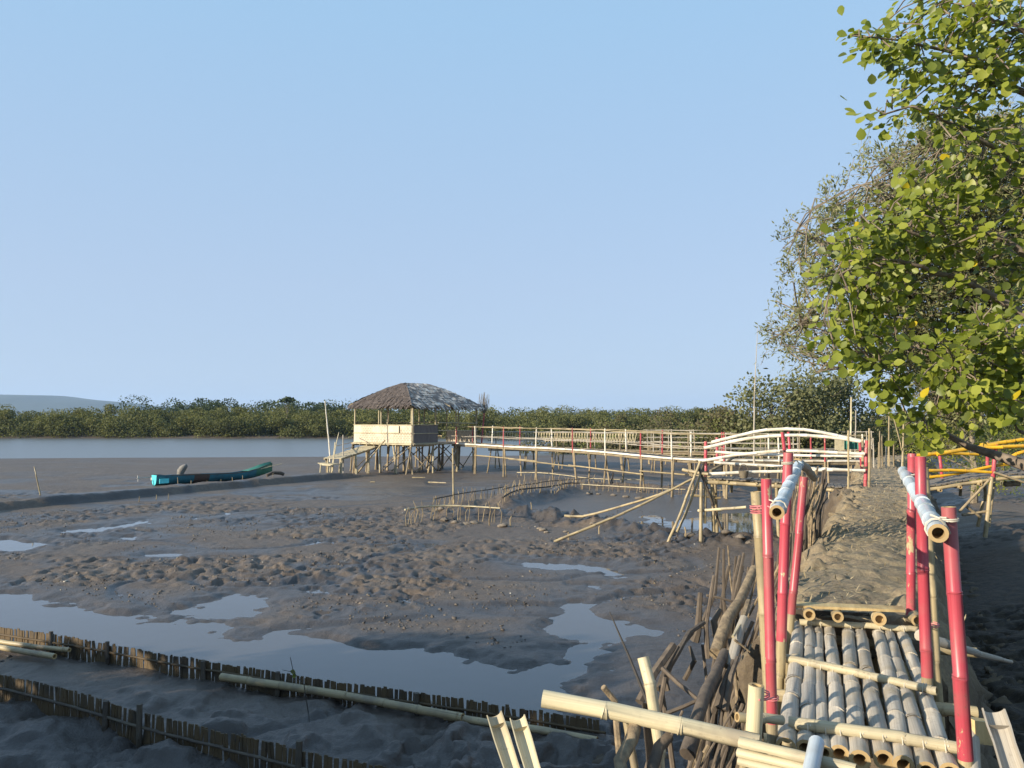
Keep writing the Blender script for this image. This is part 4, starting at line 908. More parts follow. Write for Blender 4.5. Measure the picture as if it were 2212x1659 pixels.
        for z in (.02, h*.54, h-.01): bpole('batten', 'pale', [p+Vector((0, 0, z))+n_*.03, q+Vector((0, 0, z))+n_*.03], .02, .02, o, gap=.5, n=6)
    wall(1, -.015, 0, -.015); wall(-.015, 0, -.015, .36, 'wall panel with shade put into its dark colour', 'weave_shade')
    mb = MB(); mb.box(L(.27, -.03, 2.38), (u*.36, Vector((0, 0, .19)), Vector((-s, -c, 0))*.01)); build(mb, 'patch_panel', 'patch', r)
    wall(0, 1, .5, 1, None, 'weave', 2.3)
    for z in (2.2, 2.62): bpole('railing', 'pale', [L(-.02, .36, z+.1), L(-.02, 1, z+.06)], .028, .026, r, gap=.45, n=8)
    bpole('railing', 'pale', [L(.9, .75, 2.72), L(.45, .85, 2.75)], .03, .03, r, gap=.4, n=8); bpole('railing', 'stilt', [L(1, 0, 2.7), L(1, 1, 2.7)], .03, .03, r, gap=.4, n=8)
    for k in range(3): bpole('bench_slat', 'stilt', [L(.5, .42+.05*k, 2.0), L(.08, .42+.05*k, 2.0)], .03, .03, r, simple=True, n=6)
    # stilts in pairs, and crossed braces
    for i in (0, .27, .54, .78, 1):
        for j in (0, .33, .66, 1):
            for k in range(2 if (i, j) != (.27, .33) else 1):
                p = L(i+R.gauss(0, .01)+.022*k, j+R.gauss(0, .01), 0); g = gz(p.x, p.y); o = Vector((R.gauss(0, .09)+(.05 if k else -.1), R.gauss(0, .06), 0))
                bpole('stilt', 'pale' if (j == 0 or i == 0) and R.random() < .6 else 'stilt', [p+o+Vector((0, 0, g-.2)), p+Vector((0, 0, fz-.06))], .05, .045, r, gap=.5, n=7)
    for (i, j, k, l) in ((1,.0,.56,.0),(.5,0,.05,0),(.9,.33,.45,.33),(.1,.33,.5,.33),(0,.05,0,.36),(0,.36,0,.05),(0,.4,0,.7),(0,.7,0,.4),(.5,.66,.9,.66),(.5,.66,.1,.66),(1,1,.6,1),(.2,1,.6,1),(0,.75,0,1),(.35,0,.35,.5)):
        bpole('brace', 'dark' if R.random() < .4 else 'stilt', [L(i, j, .15), L(k, l, fz-.15)], .03, .026, r, gap=.5, n=6)
    bpole('prop_pole', 'dry', [W(*Z7(1040, 880), 42.6), W(*Z7(1530, 295), 41.6)], .045, .035, r, gap=.5, n=8)
    return L
HL = hut()
# gangway and landing left of the hut
def gangway():
    lo, up = W(718, 990, 40.6), W(806, 962, 44.3); r = root('gangway', (lo.x, lo.y, gz(lo.x, lo.y)), 'sloping slatted gangway climbing from the mud to the left side of the hut', 'gangway')
    d = up-lo; sd = Vector((d.y, -d.x, 0)).normalized(); mb = MB(); n = 34
    for k in range(n): mb.box(lo+d*((k+.5)/n)+Vector((0, 0, R.gauss(0, .006))), (sd*.52, d/n*.43, (0, 0, .014)))
    build(mb, 'deck', 'pale', r, False)
    for e in (-.48, .48): bpole('beam', 'dry', [lo+sd*e-Vector((0, 0, .06)), up+sd*e-Vector((0, 0, .06))], .045, .04, r, gap=.5, n=8)
    for t in (.03, .35, .7):
        for e in (-.45, .45):
            p = lo+d*t+sd*e; g = gz(p.x, p.y)
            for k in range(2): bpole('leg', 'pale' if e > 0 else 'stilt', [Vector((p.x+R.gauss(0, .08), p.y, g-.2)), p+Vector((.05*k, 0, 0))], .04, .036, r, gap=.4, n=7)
    for z, Yy in ((0, 0),):
        bpole('railing', 'grey', [W(*Z7(655, 400), 41.4), W(*Z7(960, 330), 44.5)], .02, .02, r, gap=.5, n=6); bpole('railing', 'grey', [W(*Z7(815, 450), 41.4), W(*Z7(975, 410), 44.5)], .02, .02, r, gap=.5, n=6); bpole('railing', 'grey', [W(*Z7(800, 280), 41.4), W(*Z7(985, 225), 44.5)], .016, .016, r, gap=.5, n=6)
    bpole('rail_post', 'grey', [W(*Z7(798, 900), 41.0), W(*Z7(793, 200), 41.4)], .035, .03, r, gap=.45, n=7); bpole('rail_post', 'pale', [W(*Z7(585, 915), 40.4), W(*Z7(655, 330), 41.0)], .032, .028, r, gap=.45, n=7)
    bpole('rail_post', 'pale', [W(*Z7(600, 915), 40.3), W(*Z7(660, 430), 40.8), W(*Z7(722, 158), 41.0)], .03, .022, r, gap=.45, n=7)
    b = root('bamboo_bench', P(718, 1032, .15), 'small bamboo landing platform at the foot of the gangway', 'platform'); mb = MB()
    q0, q1 = W(*Z7(415, 695), 40.6), W(*Z7(675, 722), 39.9); e = (q1-q0); w_ = Vector((e.y, -e.x, 0)).normalized()
    for k in range(5): mb.box((q0+q1)/2+w_*(.1*k-.2), (e/2, w_*.042, (0, 0, .02)))
    build(mb, 'top', 'pale', b, False); bpole('beam', 'pale', [W(*Z7(390, 722), 39.9), W(*Z7(580, 742), 39.6)], .045, .04, b, gap=.4, n=8)
    for (x0, y0, x1, y1, Y) in ((380,940,402,720,39.6),(525,925,528,620,40.2),(560,920,570,740,39.9),(742,905,745,640,40.6)):
        bpole('leg', 'pale', [W(*Z7(x0, y0), Y)-Vector((0, 0, .15)), W(*Z7(x1, y1), Y)], .036, .034, b, gap=.4, n=7)
gangway()
# dry twig fan behind the roof's right corner
def twigfan():
    base = W(1046, 896, 46.5); r = root('dry_twig_bundle', base, 'fan of bare dry twigs tied above the right corner of the hut', 'twigs'); mb = MB()
    for k in range(60):
        a = R.gauss(0, .34); l = R.uniform(.7, 1.35); stick(mb, [base, base+Vector((math.sin(a)*l*.55, R.gauss(0, .12), l*.55)), base+Vector((math.sin(a)*l*.62+R.gauss(0, .03), R.gauss(0, .2), l*math.cos(a*.8)))], .009, .005, 4, .01, .4)
    build(mb, 'twig_fan', 'limb', r); bpole('pole', 'faded', [W(1040, 960, 46.5), W(1046, 892, 46.5)], .045, .04, r, gap=.5, n=8)
twigfan()
# ================================================================== WALKWAYS
def walkway(name, label, line, zs, width, posts, rails, deckmat, edge, postmats, under=True, lattice=None, legm='stilt', back=True):
    c = catmull([(x, y, z) for (x, y), z in zip(line, zs)], .25); d = [0]
    for p, q in zip(c, c[1:]): d.append(d[-1]+(q-p).length)
    L = d[-1]
    def at(s):
        i = 0
        while i < len(d)-2 and d[i+1] < s: i += 1
        t = (c[i+1]-c[i]).normalized(); p = c[i].lerp(c[i+1], (s-d[i])/(d[i+1]-d[i])); return p, t, Vector((t.y, -t.x, 0)).normalized()
    p0 = c[len(c)//2]; r = root(name, (p0.x, p0.y, gz(p0.x, p0.y)), label, 'walkway'); mb = MB(); n = int(L/.085)
    for k in range(n):
        p, t, sd = at((k+.5)*L/n); mb.box(p-sd*width/2+Vector((0, 0, R.gauss(0, .006))), (sd*(width/2+R.gauss(0, .02)), t*.034, (0, 0, .014)))
    build(mb, 'deck', deckmat, r, False)
    N = 26
    for off in ((.02, -width-.0) if back else (.02,)):
        pts = []
        for k in range(N+1): p, t, sd = at(L*k/N); pts.append(p+sd*off+Vector((0, 0, .0)))
        bpole('edge_pole', edge if off > 0 else 'stilt', pts, .045, .042, r, gap=.6, n=8, simple=False)
        bpole('edge_beam', 'stilt', [q-Vector((0, 0, .1)) for q in pts], .045, .042, r, gap=.6, n=7, simple=True)
    k = 0
    for s_ in posts:
        p, t, sd = at(s_*L)
        for side in ((.06, -width-.06) if back else (.06,)):
            m = postmats[k % len(postmats)]; q = p+sd*side; h = rails[0]+R.uniform(.02, .09)
            if m: bpole('post', m, [q-Vector((0, 0, .12)), q+Vector((R.gauss(0, .02), 0, h))], .034, .03, r, gap=.4, n=7)
            if under:
                g = gz(q.x, q.y)
                for e in range(2 if side > 0 else 1):
                    w_ = q+Vector((R.gauss(0, .07)+.14*e, R.gauss(0, .05), 0)); bpole('leg', legm, [Vector((w_.x+R.gauss(-.05, .08), w_.y, g-.25)), q+t*.1*e+Vector((0, 0, -.02))], .042, .036, r, gap=.45, n=7)
        k += 1
    for h, m, rr in [(x, y, z) for x, y, z in zip(rails[0::3], rails[1::3], rails[2::3])]:
        for side in ((.06, -width-.06) if back else (.06,)):
            K = max(2, int(L/4.2)); 
            for j in range(K):      # rails in lapped lengths
                s0, s1 = max(0, L*j/K-.25), min(L, L*(j+1)/K+.25); pts = []
                for q in range(7): p, t, sd = at(s0+(s1-s0)*q/6); pts.append(p+sd*(side+.03*(j % 2)*1.4)+Vector((0, 0, h+R.gauss(0, .012))))
                bpole('rail', m, pts, rr, rr*.8, r, gap=.5, n=7)
    if lattice:
        s0, s1, h0, h1 = lattice; mb = MB(); s_ = s0*L
        while s_ < s1*L:
            for sg in (-1, 1):
                p, t, sd = at(s_); a_ = p+sd*.05+Vector((0, 0, h0)); b_ = p+sd*.05+t*.13*sg+Vector((0, 0, h1)); tube(mb, [a_+sd*.012*sg, b_+sd*.012*sg], .022, 5)
            s_ += .17
        build(mb, 'lattice_panel', 'pale', r)
    return r, at, L
FW = [(-3.3,44.6),(-1.6,42.2),(0,40.2),(1.9,37.9),(3.7,35.2),(5.1,32.2),(6.5,29.9),(9.2,29.3),(13.1,29.6)]
fw, fat, fL = walkway('bamboo_walkway', 'long bamboo walkway with red and white posts curving from the hut to the footpath', FW, [1.58,1.56,1.53,1.53,1.5,1.46,1.42,1.4,1.36], .95, [.02,.10,.20,.30,.41,.51,.62,.70,.78,.86,.93,.99],
    [.93,'dry',.021,.42,'grey',.016], 'deckdark', 'white', ['faded','white'], True)
mb = MB()
for s0, s1, z0, z1 in ((.10,.30,-.55,-.62),(.22,.42,-.6,-.75),(.40,.63,-.7,-.72),(.62,.8,-.6,-.66)):
    pa, _, sa = fat(s0*fL); pb, _, sb = fat(s1*fL); bpole('tie_pole', 'dry', [pa+sa*.1+Vector((0, 0, z0)), pb+sb*.1+Vector((0, 0, z1))], .032, .028, fw, gap=.5, n=7)
BWL = [(-1.4,48.2),(1.5,46.8),(4.5,45.2),(7.5,43.4),(10.5,41.6),(14,39.5)]
walkway('lattice_walkway', 'grey walkway with a criss cross bamboo parapet behind the long walkway', BWL, [1.18]*6, .9, [.03,.14,.25,.36,.47,.58,.69,.8,.9,.99], [.98,'grey',.025,.5,'grey',.022], 'deckdark', 'stilt', ['stilt','grey'], True, (.0, .52, .42, .98), 'stilt')
# a lower far pier of grey sticks at the back
BW2 = [(8.5,52),(12,50.5),(16,48),(20,45)]
walkway('stick_pier', 'farthest rickety pier of thin grey sticks in front of the mangroves', BW2, [1.2]*4, .9, [.02,.12,.22,.32,.42,.52,.62,.72,.82,.92,.99], [1.0,'grey',.022,.55,'grey',.02,.2,'grey',.02], 'deckdark', 'stilt', ['grey'], True, None, 'stilt')
# ---- white arched bridge
def arch_bridge():
    r = root('arched_bridge', (6.3, 18.9, 0), 'small arched bamboo bridge with white rails and red posts leading left from the footpath', 'bridge')
    Lf, Rt = W(1530,1033,19.4), W(1894,1060,18.15); ax = (Rt-Lf); ax.z = 0; n_ = Vector((-ax.y, ax.x, 0)).normalized()
    def dk(t): return Lf.lerp(Rt, t)+Vector((0, 0, .02*math.sin(t*math.pi)))
    mb = MB(); N = 46
    for k in range(N): mb.box(dk((k+.5)/N)+n_*.45+Vector((0, 0, R.gauss(0, .005))), (n_*(.47+R.gauss(0, .02)), ax/N*.46, (0, 0, .014)))
    build(mb, 'deck', 'deckdark', r, False)
    for e in (0.0, .9): bpole('edge_beam', 'dry', [dk(-.03)+n_*e-Vector((0, 0, .09)), dk(.5)+n_*e-Vector((0, 0, .08)), dk(1.02)+n_*e-Vector((0, 0, .07))], .05, .045, r, gap=.4, n=9)
    for t in (.12, .3, .48, .66, .84): bpole('joist', 'dry', [dk(t)-n_*.07-Vector((0, 0, .05)), dk(t)+n_*.97-Vector((0, 0, .05))], .03, .03, r, gap=.4, n=8)
    def po(x, y0, y1, Y, q): bpole('post', 'red', [W(*Z5(x[1], y1), Y), W(*Z5(x[0], y0), Y)], q, q*.94, r, gap=.35, n=9, hollow=(0, 1.5))
    po((293,293), 462, 790, 19.35, .042); po((1012,1040), 375, 590, 18.7, .042); po((1070,1085), 368, 560, 19.6, .036); po((1808,1795), 455, 885, 18.2, .042); po((1742,1765), 470, 740, 19.0, .04); po((400,402), 425, 640, 20.2, .036)
    def rl(pts, Y0, Y1, q):
        m = len(pts)-1; bpole('rail', 'white', [W(*Z5(*p), Y0+(Y1-Y0)*(p[0]-293)/1512) for p in pts], q, q*.9, r, gap=.42, n=9, hollow=(1.5, 1.5))
    rl([(278,527),(520,468),(750,426),(1060,405),(1300,410),(1480,425),(1745,463)], 19.3, 18.1, .042)
    rl([(350,472),(580,415),(830,358),(1060,345),(1250,356),(1450,392),(1800,470)], 20.1, 18.95, .042)
    rl([(228,652),(420,618),(680,580),(1060,550),(1400,562),(1788,580)], 19.3, 18.1, .04)
    rl([(380,562),(650,578),(900,588),(1300,598),(1775,604)], 20.1, 18.95, .036)
    rl([(328,770),(700,752),(1010,745)], 19.3, 18.5, .042); rl([(1000,747),(1340,730),(1790,738)], 18.6, 18.1, .04)
    rl([(370,660),(520,672),(1000,697),(1340,716),(1775,742)], 20.1, 18.95, .036)
    # unpainted sticks lashed at the right end and legs at the left end
    for (x0, y0, x1, y1, Y, q) in ((1828,965,1832,340,18.1,.03),(1636,1060,1634,360,17.5,.024),(1770,700,1768,430,18.7,.034)):
        bpole('side_stick', 'dry', [W(*Z5(x0, y0), Y), W(*Z5(x1, y1), Y)], q, q*.8, r, gap=.35, n=7)
    for t, e in ((.02,.05),(.02,.85),(.3,.9),(.42,.0)):
        p = dk(t)+n_*e; g = gz(p.x, p.y); bpole('leg', 'dry', [Vector((p.x+.05, p.y, g-.3)), p], .045, .04, r, gap=.4, n=8)
    def lg(pts, Y0, Y1, q, m='dry', nm='leg'):
        bpole(nm, m, [W(*Z4(*p), Y0+(Y1-Y0)*i/(len(pts)-1)) for i, p in enumerate(pts)], q, q*.9, r, gap=.32, n=9)
    lg([(1590,1262),(1690,1040),(1780,800),(1888,525)], 18.7, 19.3, .034); lg([(1680,1150),(1770,960),(1850,740),(1925,545)], 18.95, 19.4, .034)
    lg([(1890,1305),(1895,715)], 18.6, 19.2, .045); lg([(1925,1075),(1932,650)], 19.3, 19.4, .038)
    lg([(2120,1222),(2060,1100),(1960,800),(1875,590)], 19.5, 19.3, .032, 'dark'); lg([(2030,960),(1985,700)], 19.9, 19.9, .04)
    lg([(2160,800),(2165,540)], 20.5, 20.4, .04)
    lg([(1868,962),(2040,950),(2290,930)], 19.1, 18.5, .036, 'pale', 'tie_pole'); lg([(1800,825),(1920,836),(2065,850)], 19.8, 19.8, .036, 'dry', 'tie_pole'); lg([(1730,600),(1850,625),(1960,640)], 19.6, 19.2, .042, 'dry', 'tie_pole'); lg([(1975,612),(2080,555),(2200,480)], 19.6, 20.4, .035, 'stilt', 'tie_pole')
    mb = MB()
    for c_, q in ((W(1524,1020,19.35), .06), (W(1519,1000,19.3), .07), (W(1690,975,18.7), .055), (W(1870,1010,18.2), .055)): coil(mb, c_, (0, 0, 1), q, 3, .008, .02)
    build(mb, 'lashing', 'bark', r)
arch_bridge()
GP = 'long poles slanting down into the mud pool'
thing(bpole('bamboo_pole', 'dry', [W(*Z4(598,1236), 18.9), W(*Z4(1250,965), 19.1), W(*Z4(1820,680), 19.3)], .034, .026, gap=.4, n=9), 'long straight pole slanting from the white bridge down onto the open mud', 'pole', GP)
thing(bpole('bamboo_pole', 'dry', [W(*Z4(690,1005), 22.0), W(*Z4(850,1012), 21.8), W(*Z4(1180,925), 21.2), W(*Z4(1560,805), 20.2), W(*Z4(1815,685), 19.5)], .034, .024, gap=.4, n=9), 'curved pole slanting from the white bridge to the rim of the mud pool', 'pole', GP)
bk = root('basket', W(*Z5(650, 805), 19.2), 'small dark basket standing on the deck of the white arched bridge', 'basket')
mb = MB(); b0 = W(*Z5(650, 808), 19.0); tube(mb, [b0, b0+Vector((0, 0, .09)), b0+Vector((0, 0, .17))], [.085, .11, .12], 12, None, (0, 1)); build(mb, 'bowl', 'bucket', bk)
mb = MB(); tube(mb, [b0+Vector((math.cos(a)*.11, 0, .17+math.sin(a)*.15)) for a in np.linspace(0, math.pi, 9)], .008, 5); build(mb, 'handle', 'bucket', bk)
# ---- yellow railed bridge on the right
def yellow_bridge():
    A = W(*ZA(590,1042), 17.2); B = W(*ZA(1215,945), 17.0); C_ = W(*ZA(1560,915), 17.0); D_ = W(*ZA(2050,905), 17.1)
    r = root('yellow_bridge', (A.x+2, A.y, .4), 'arched bamboo bridge with yellow rails leading right from the footpath', 'bridge')
    line = catmull([A, B, C_, D_], .1); n_ = Vector((.12, 1, 0)).normalized(); mb = MB()
    for p, q in zip(line, line[1:]): mb.box((p+q)/2+n_*.45+Vector((0, 0, R.gauss(0, .006))), (n_*(.46+R.gauss(0, .02)), (q-p)/2*.85, (0, 0, .014)))
    build(mb, 'deck', 'deckdark', r, False)
    for e in (0, .9):
        bpole('edge_beam', 'dry', [p+n_*e-Vector((0, 0, .07)) for p in (A, B, C_, D_)], .04, .036, r, gap=.4, n=8)
    def yl(pts, Y, q, m='yellow'): bpole('rail', m, [W(*ZA(*p), Y) for p in pts], q, q*.9, r, gap=.4, n=8)
    yl([(505,748),(740,722),(1000,682),(1270,640)], 17.0, .042); yl([(700,735),(1000,682),(1250,670),(1540,655),(1900,650)], 16.95, .042); yl([(1115,648),(1300,628),(1540,592),(2000,560)], 17.9, .044)
    yl([(600,735),(820,724),(1090,735)], 17.9, .038); yl([(500,900),(620,890),(860,884),(1100,898),(1215,905)], 17.0, .034); yl([(600,955),(800,930),(1000,898),(1240,840),(1540,795)], 17.1, .034)
    yl([(1335,795),(1420,745),(1540,705)], 17.0, .04); yl([(1250,842),(1400,825),(1560,812),(1900,800)], 17.9, .034); yl([(560,880),(650,945)], 17.3, .026)
    def po(x0, y0, x1, y1, Y, q): bpole('post', 'red', [W(*ZA(x1, y1), Y), W(*ZA(x0, y0), Y)], q, q*.95, r, gap=.35, n=8)
    po(578,700,585,1020,17.25,.036); po(722,700,752,985,17.9,.036); po(1258,640,1228,970,17.0,.044); po(1185,640,1178,840,17.9,.04); po(1760,600,1750,920,17.0,.044)
    def lg(x0, y0, x1, y1, Y, q, nm='leg'): bpole(nm, 'dry' if nm == 'leg' else 'stilt', [W(*ZA(x0, y0), Y), W(*ZA(x1, y1), Y)], q, q*.92, r, gap=.35, n=8)
    lg(1155,1520,1218,950,16.95,.045); lg(1190,1420,1240,1000,17.2,.036); lg(1085,1420,1140,1180,17.2,.038); lg(920,1130,932,1005,17.8,.034); lg(1620,1500,1600,960,17,.045); lg(1160,1180,1150,990,17.8,.04)
    lg(912,1278,1205,965,16.95,.03,'brace'); lg(985,1232,1100,1320,17.0,.03,'brace'); lg(940,1308,1160,1276,17.0,.032,'brace'); lg(1240,905,1540,1005,16.9,.026,'brace'); lg(1340,1015,1480,1013,17.4,.06,'brace')
    for t in (.2, .5, .8):
        p = A.lerp(B, t); bpole('joist', 'dry', [p-n_*.12-Vector((0, 0, .11)), p+n_*.9-Vector((0, 0, .11))], .035, .035, r, gap=.4, n=10, hollow=(1.5, 1))
yellow_bridge()
# ================================================================== POOL: stake fences, stones
def stake_fence(name, label, foot, n, h, rail, rr, railmat, lean=.03, jit=.12, parts=True):
    c = catmull([P(a, b) for a, b in foot], .1); m = len(c); mid = c[m//2]; r = root(name, (mid.x, mid.y, gz(mid.x, mid.y)), label, 'fence'); rp = []
    for k in range(n):
        p = c[min(m-1, int((k+R.uniform(-.3, .3))*(m-1)/(n-1)) if 0 < k < n-1 else k*(m-1)//(n-1))]; p = Vector((p.x+R.gauss(0, .03), p.y+R.gauss(0, .03), 0)); g = gz(p.x, p.y); hh = h*R.uniform(1-jit*2, 1+jit*2)
        bstick('stake', 'stilt' if R.random() < .7 else 'bark2', [(p.x, p.y, g-.12), (p.x+R.gauss(lean*.5, lean), p.y, g+hh*.5), (p.x+R.gauss(lean, lean*1.3), p.y, g+hh)], R.uniform(.011, .018), .009, r, n=5, crook=.006)
    K = max(4, m//8)
    for k in range(K+1): p = c[k*(m-1)//K]; rp.append(Vector((p.x, p.y-.02, gz(p.x, p.y)*.6+.08+rail)))
    rp = [rp[0]]+[(rp[k-1]+rp[k]*2+rp[k+1])/4 for k in range(1, K)]+[rp[-1]]
    (bpole('rail', railmat, rp, rr, rr*.8, r, gap=.4, n=8) if railmat != 'black' else bstick('rail', 'dark', rp, rr, rr*.8, r, n=6, crook=.01))
    return r
def zr(*p): return [ZR5(*q) for q in p]
def z4(*p): return [Z4(*q) for q in p]
stake_fence('stake_fence', 'front stake fence with a pale bamboo rail at the left tip of the mud pool', zr((200,700),(420,640),(640,628),(900,640),(1150,648),(1400,665)), 22, .52, .34, .026, 'pale', .05)
stake_fence('stake_fence', 'upper stake fence with a dark rail at the back left of the mud pool', zr((560,520),(800,470),(1100,420),(1400,385),(1480,385)), 30, .42, .3, .022, 'black')
stake_fence('stake_fence', 'stake fence with dark rail running right to the back of the mud pool', zr((1440,390),(1700,330),(2000,270),(2250,225),(2560,215)), 38, .36, .24, .022, 'black')
stake_fence('stake_fence', 'stake fence with thick curved dark rail on the shaded left bank of the pool', z4((140,935),(250,900),(400,868),(600,850),(720,812),(820,800)), 40, .3, .2, .03, 'black')
stake_fence('stake_fence', 'row of short stakes along the far rim of the mud pool', z4((830,785),(1100,795),(1400,815),(1700,830),(2100,835)), 30, .36, .14, .018, 'pale')
stake_fence('stake_fence', 'pale bamboo rail on low stakes just under the long walkway', z4((270,672),(520,680),(760,715),(1000,745),(1380,750)), 12, .26, .2, .022, 'pale')
for (a, b, t, lab) in (((395,985),(392,885),.05,'stubby grey stake on the near rim of the mud pool'), ((1745,1205),(1748,1105),.04,'dark stake at the foot of the leaning bridge legs'), ((215,1080),(222,1010),.02,'thin stake on the near side of the left rim'), ((30,1070),(22,880),.02,'tall thin stake in front of the pale bamboo rail'), ((730,1150),(725,1195),.02,'low stake under the long straight pole'),
        ((325,740),(340,640),.02,'forked dry stick left behind the mud pool'), ((305,790),(295,690),.02,'pale bent stick behind the dark railed fence'), ((995,1145),(1000,1095),.02,'tiny stake under the curved pole')):
    y0, y1 = max(a[1], b[1]), min(a[1], b[1]); p = P(*Z4(a[0], y0), .08); q = W(*Z4(b[0], y1), p.y); thing(bstick('wooden_stake', 'bark2' if 'pale' in lab else 'stilt', [p-Vector((0, 0, .2)), p.lerp(q, .6)+Vector((.01, 0, 0)), q], .02, .013, n=6), lab, 'stake')
dsr = P(*Z4(1105,735), .1); mbx = MB(); 
for k in range(5): stick(mbx, [dsr+Vector((R.gauss(0, .12), 0, -.1)), dsr+Vector((R.gauss(0, .04), 0, .28)), dsr+Vector((R.gauss(0, .07), 0, R.uniform(.5, .8)))], .018, .008, 5, .015)
thing(build(mbx, 'stick_bundle', 'bark'), 'small bundle of dry sticks stuck upright at the back rim of the mud pool', 'sticks')
def stones():
    spots = zr((705,600),(830,625),(975,630),(1080,625),(650,545),(1360,440),(1220,500),(1000,440),(1900,690),(1985,735),(1430,665),(1600,500),(1790,510),(2000,525),(2160,540)) + z4((700,1120),(500,1105),(1150,1075),(1480,1070),(1800,1190),(1850,1180),(2000,1180),(2110,1205),(1350,830),(1230,815),(1120,800),(990,790),(910,790),(600,985),(460,975),(680,1000),(940,1090),(1380,1105)) + [(1598,1168),(1618,1170),(1640,1172)]
    for i, (a, b) in enumerate(spots):
        p = P(a, b, .1); g = gz(p.x, p.y); w = R.uniform(.05, .14); mb = MB(); nu, nv = 12, 8; ph = R.random()*9; ids = []
        for j in range(nv):
            for k in range(nu):
                th, f = math.pi*(j+.2)/(nv-.6), 2*math.pi*k/nu; d = Vector((math.sin(th)*math.cos(f), math.sin(th)*math.sin(f), math.cos(th))); q = .75+.9*float(fbm(np.array([d.x*2.3+ph]), np.array([d.y*2.3+d.z*1.9]), 5, 4)[0]-.3)
                ids.append(mb.add([p+Vector((d.x*w*1.25*q, d.y*w*q, g-p.z+w*.18+d.z*w*.55*q))]))
        for j in range(nv-1):
            for k in range(nu): mb.face((ids[j*nu+k], ids[j*nu+(k+1) % nu], ids[(j+1)*nu+(k+1) % nu], ids[(j+1)*nu+k]))
        mb.face(ids[:nu]); mb.face(ids[-nu:][::-1])
        thing(build(mb, 'stone', 'stone'), 'pale mud caked stone on the rim of the mud pool', 'stone', 'stones along the rim of the mud pool')
stones()
# ================================================================== POLES standing about
def vpole(name, x0, y0, x1, y1, Y, r0, r1, mat, lab, mid=None):
    p, q = W(x0, y0, Y), W(x1, y1, Y); pts = [p-Vector((0, 0, .3)), p]+([W(*mid, Y)] if mid else [])+[q]
    thing(bpole(name, mat, pts, r0, r1, gap=.5, n=7), lab, 'pole')
vpole('tall_pole', 713, 985, 702, 866, 41.5, .045, .025, 'white', 'tall pale pole standing left of the hut at the gangway', (708, 930))
vpole('thin_pole', 1629, 985, 1637, 702, 26, .034, .006, 'grey', 'very tall thin whip like pole rising above the white arched bridge', (1630, 850))
vpole('thin_pole', 91, 1090, 74, 1008, 27.3, .03, .018, 'dry', 'lone thin pole leaning on the low mud bank at the left edge')
vpole('bamboo_pole', 980, 1088, 978, 968, 27.5, .04, .032, 'dry', 'straight bamboo pole standing between the hut and the mud pool')
vpole('tall_pole', 1837, 985, 1839, 858, 34, .045, .035, 'pale', 'tall pale post left of the footpath end, taller of two')
vpole('tall_pole', 1847, 985, 1849, 886, 36, .035, .025, 'grey', 'slimmer grey post right beside the tall pale post')
vpole('thin_pole', 1727, 985, 1727, 916, 24, .03, .02, 'stilt', 'short grey pole with a lump on top behind the middle of the white rails')
vpole('thin_pole', 1919, 1000, 1921, 870, 27, .028, .02, 'dry', 'thin pole at the left edge of the yellow green bush')
vpole('thin_pole', 1950, 1000, 1953, 838, 24.5, .03, .02, 'dry', 'taller bare pole against the yellow green bush')
vpole('thin_pole', 1955, 1000, 1930, 900, 25.5, .022, .014, 'dry', 'slanting bare stick in front of the yellow green bush')
GK = 'grey stakes where the footpath reaches the trees'
for k, (px, py, h) in enumerate(((1888,1002,56),(1897,1000,45),(1906,1003,62),(1913,998,40),(1921,1000,50),(1930,1003,44),(1946,1012,58),(1900,1001,70),(1882,1008,64))):
    Y = 25+R.uniform(-.7, 1.2); p = W(px, py, Y); q = W(px+R.gauss(0, 2.5), py-h, Y); thing(bpole('fence_stake', 'stilt' if k % 3 else 'grey', [p-Vector((0, 0, .3)), q], R.uniform(.018, .034), .018, gap=.4, n=7), 'upright grey stake in the loose row at the far end of the footpath', 'stake', GK)
# pale slat screen and green net behind the white bridge
mb = MB(); a, b = W(*Z5(1508,550), 27.5), W(*Z5(1595,550), 27.5)
for k in range(9): p = a.lerp(b, (k+.5)/9); mb.box(p+Vector((0, 0, .22)), (Vector(((b.x-a.x)/9*.47, 0, 0)), Vector((0, .012, 0)), Vector((R.gauss(0, .004), 0, .2+R.gauss(0, .012)))))
thing(build(mb, 'slat_screen', 'pale', None, False), 'short pale bamboo slat screen behind the right end of the white bridge', 'screen')
a = W(*Z5(1600,545), 27.8); b = W(*Z5(1765,545), 27.8); nx, nz = 26, 9
X = np.linspace(a.x, b.x, nx)[None]*np.ones((nz, 1)); Z = a.z+.03+np.linspace(0, .3, nz)[:, None]*(1+.08*np.sin(np.linspace(0, 9, nx)))[None]; Y = 27.8+.06*np.sin(np.linspace(0, 21, nx))[None]*np.ones((nz, 1))
o = gridmesh('green_net', X, Y, Z, 'net'); sol = o.modifiers.new('thick', 'SOLIDIFY'); sol.thickness = .012; thing(o, 'green net screen hung behind the right end of the white bridge', 'net')
# timber edging under the hut
for (x0, y0, x1, y1, z, lab) in ((925,1041.5,964,1043,.12,'pale plank end lying on the mud in front of the hut'), (890,1031.5,918,1031.5,.12,'short pale stick lying on the mud in front of the hut'), (800,1041,810,1041,.1,'tiny pale scrap on the mud below the gangway')):
    p, q = P(x0, y0, z), P(x1, y1, z); thing(bpole('lying_stick', 'dry', [p, q], .03, .025, gap=.4, n=6), lab, 'stick')
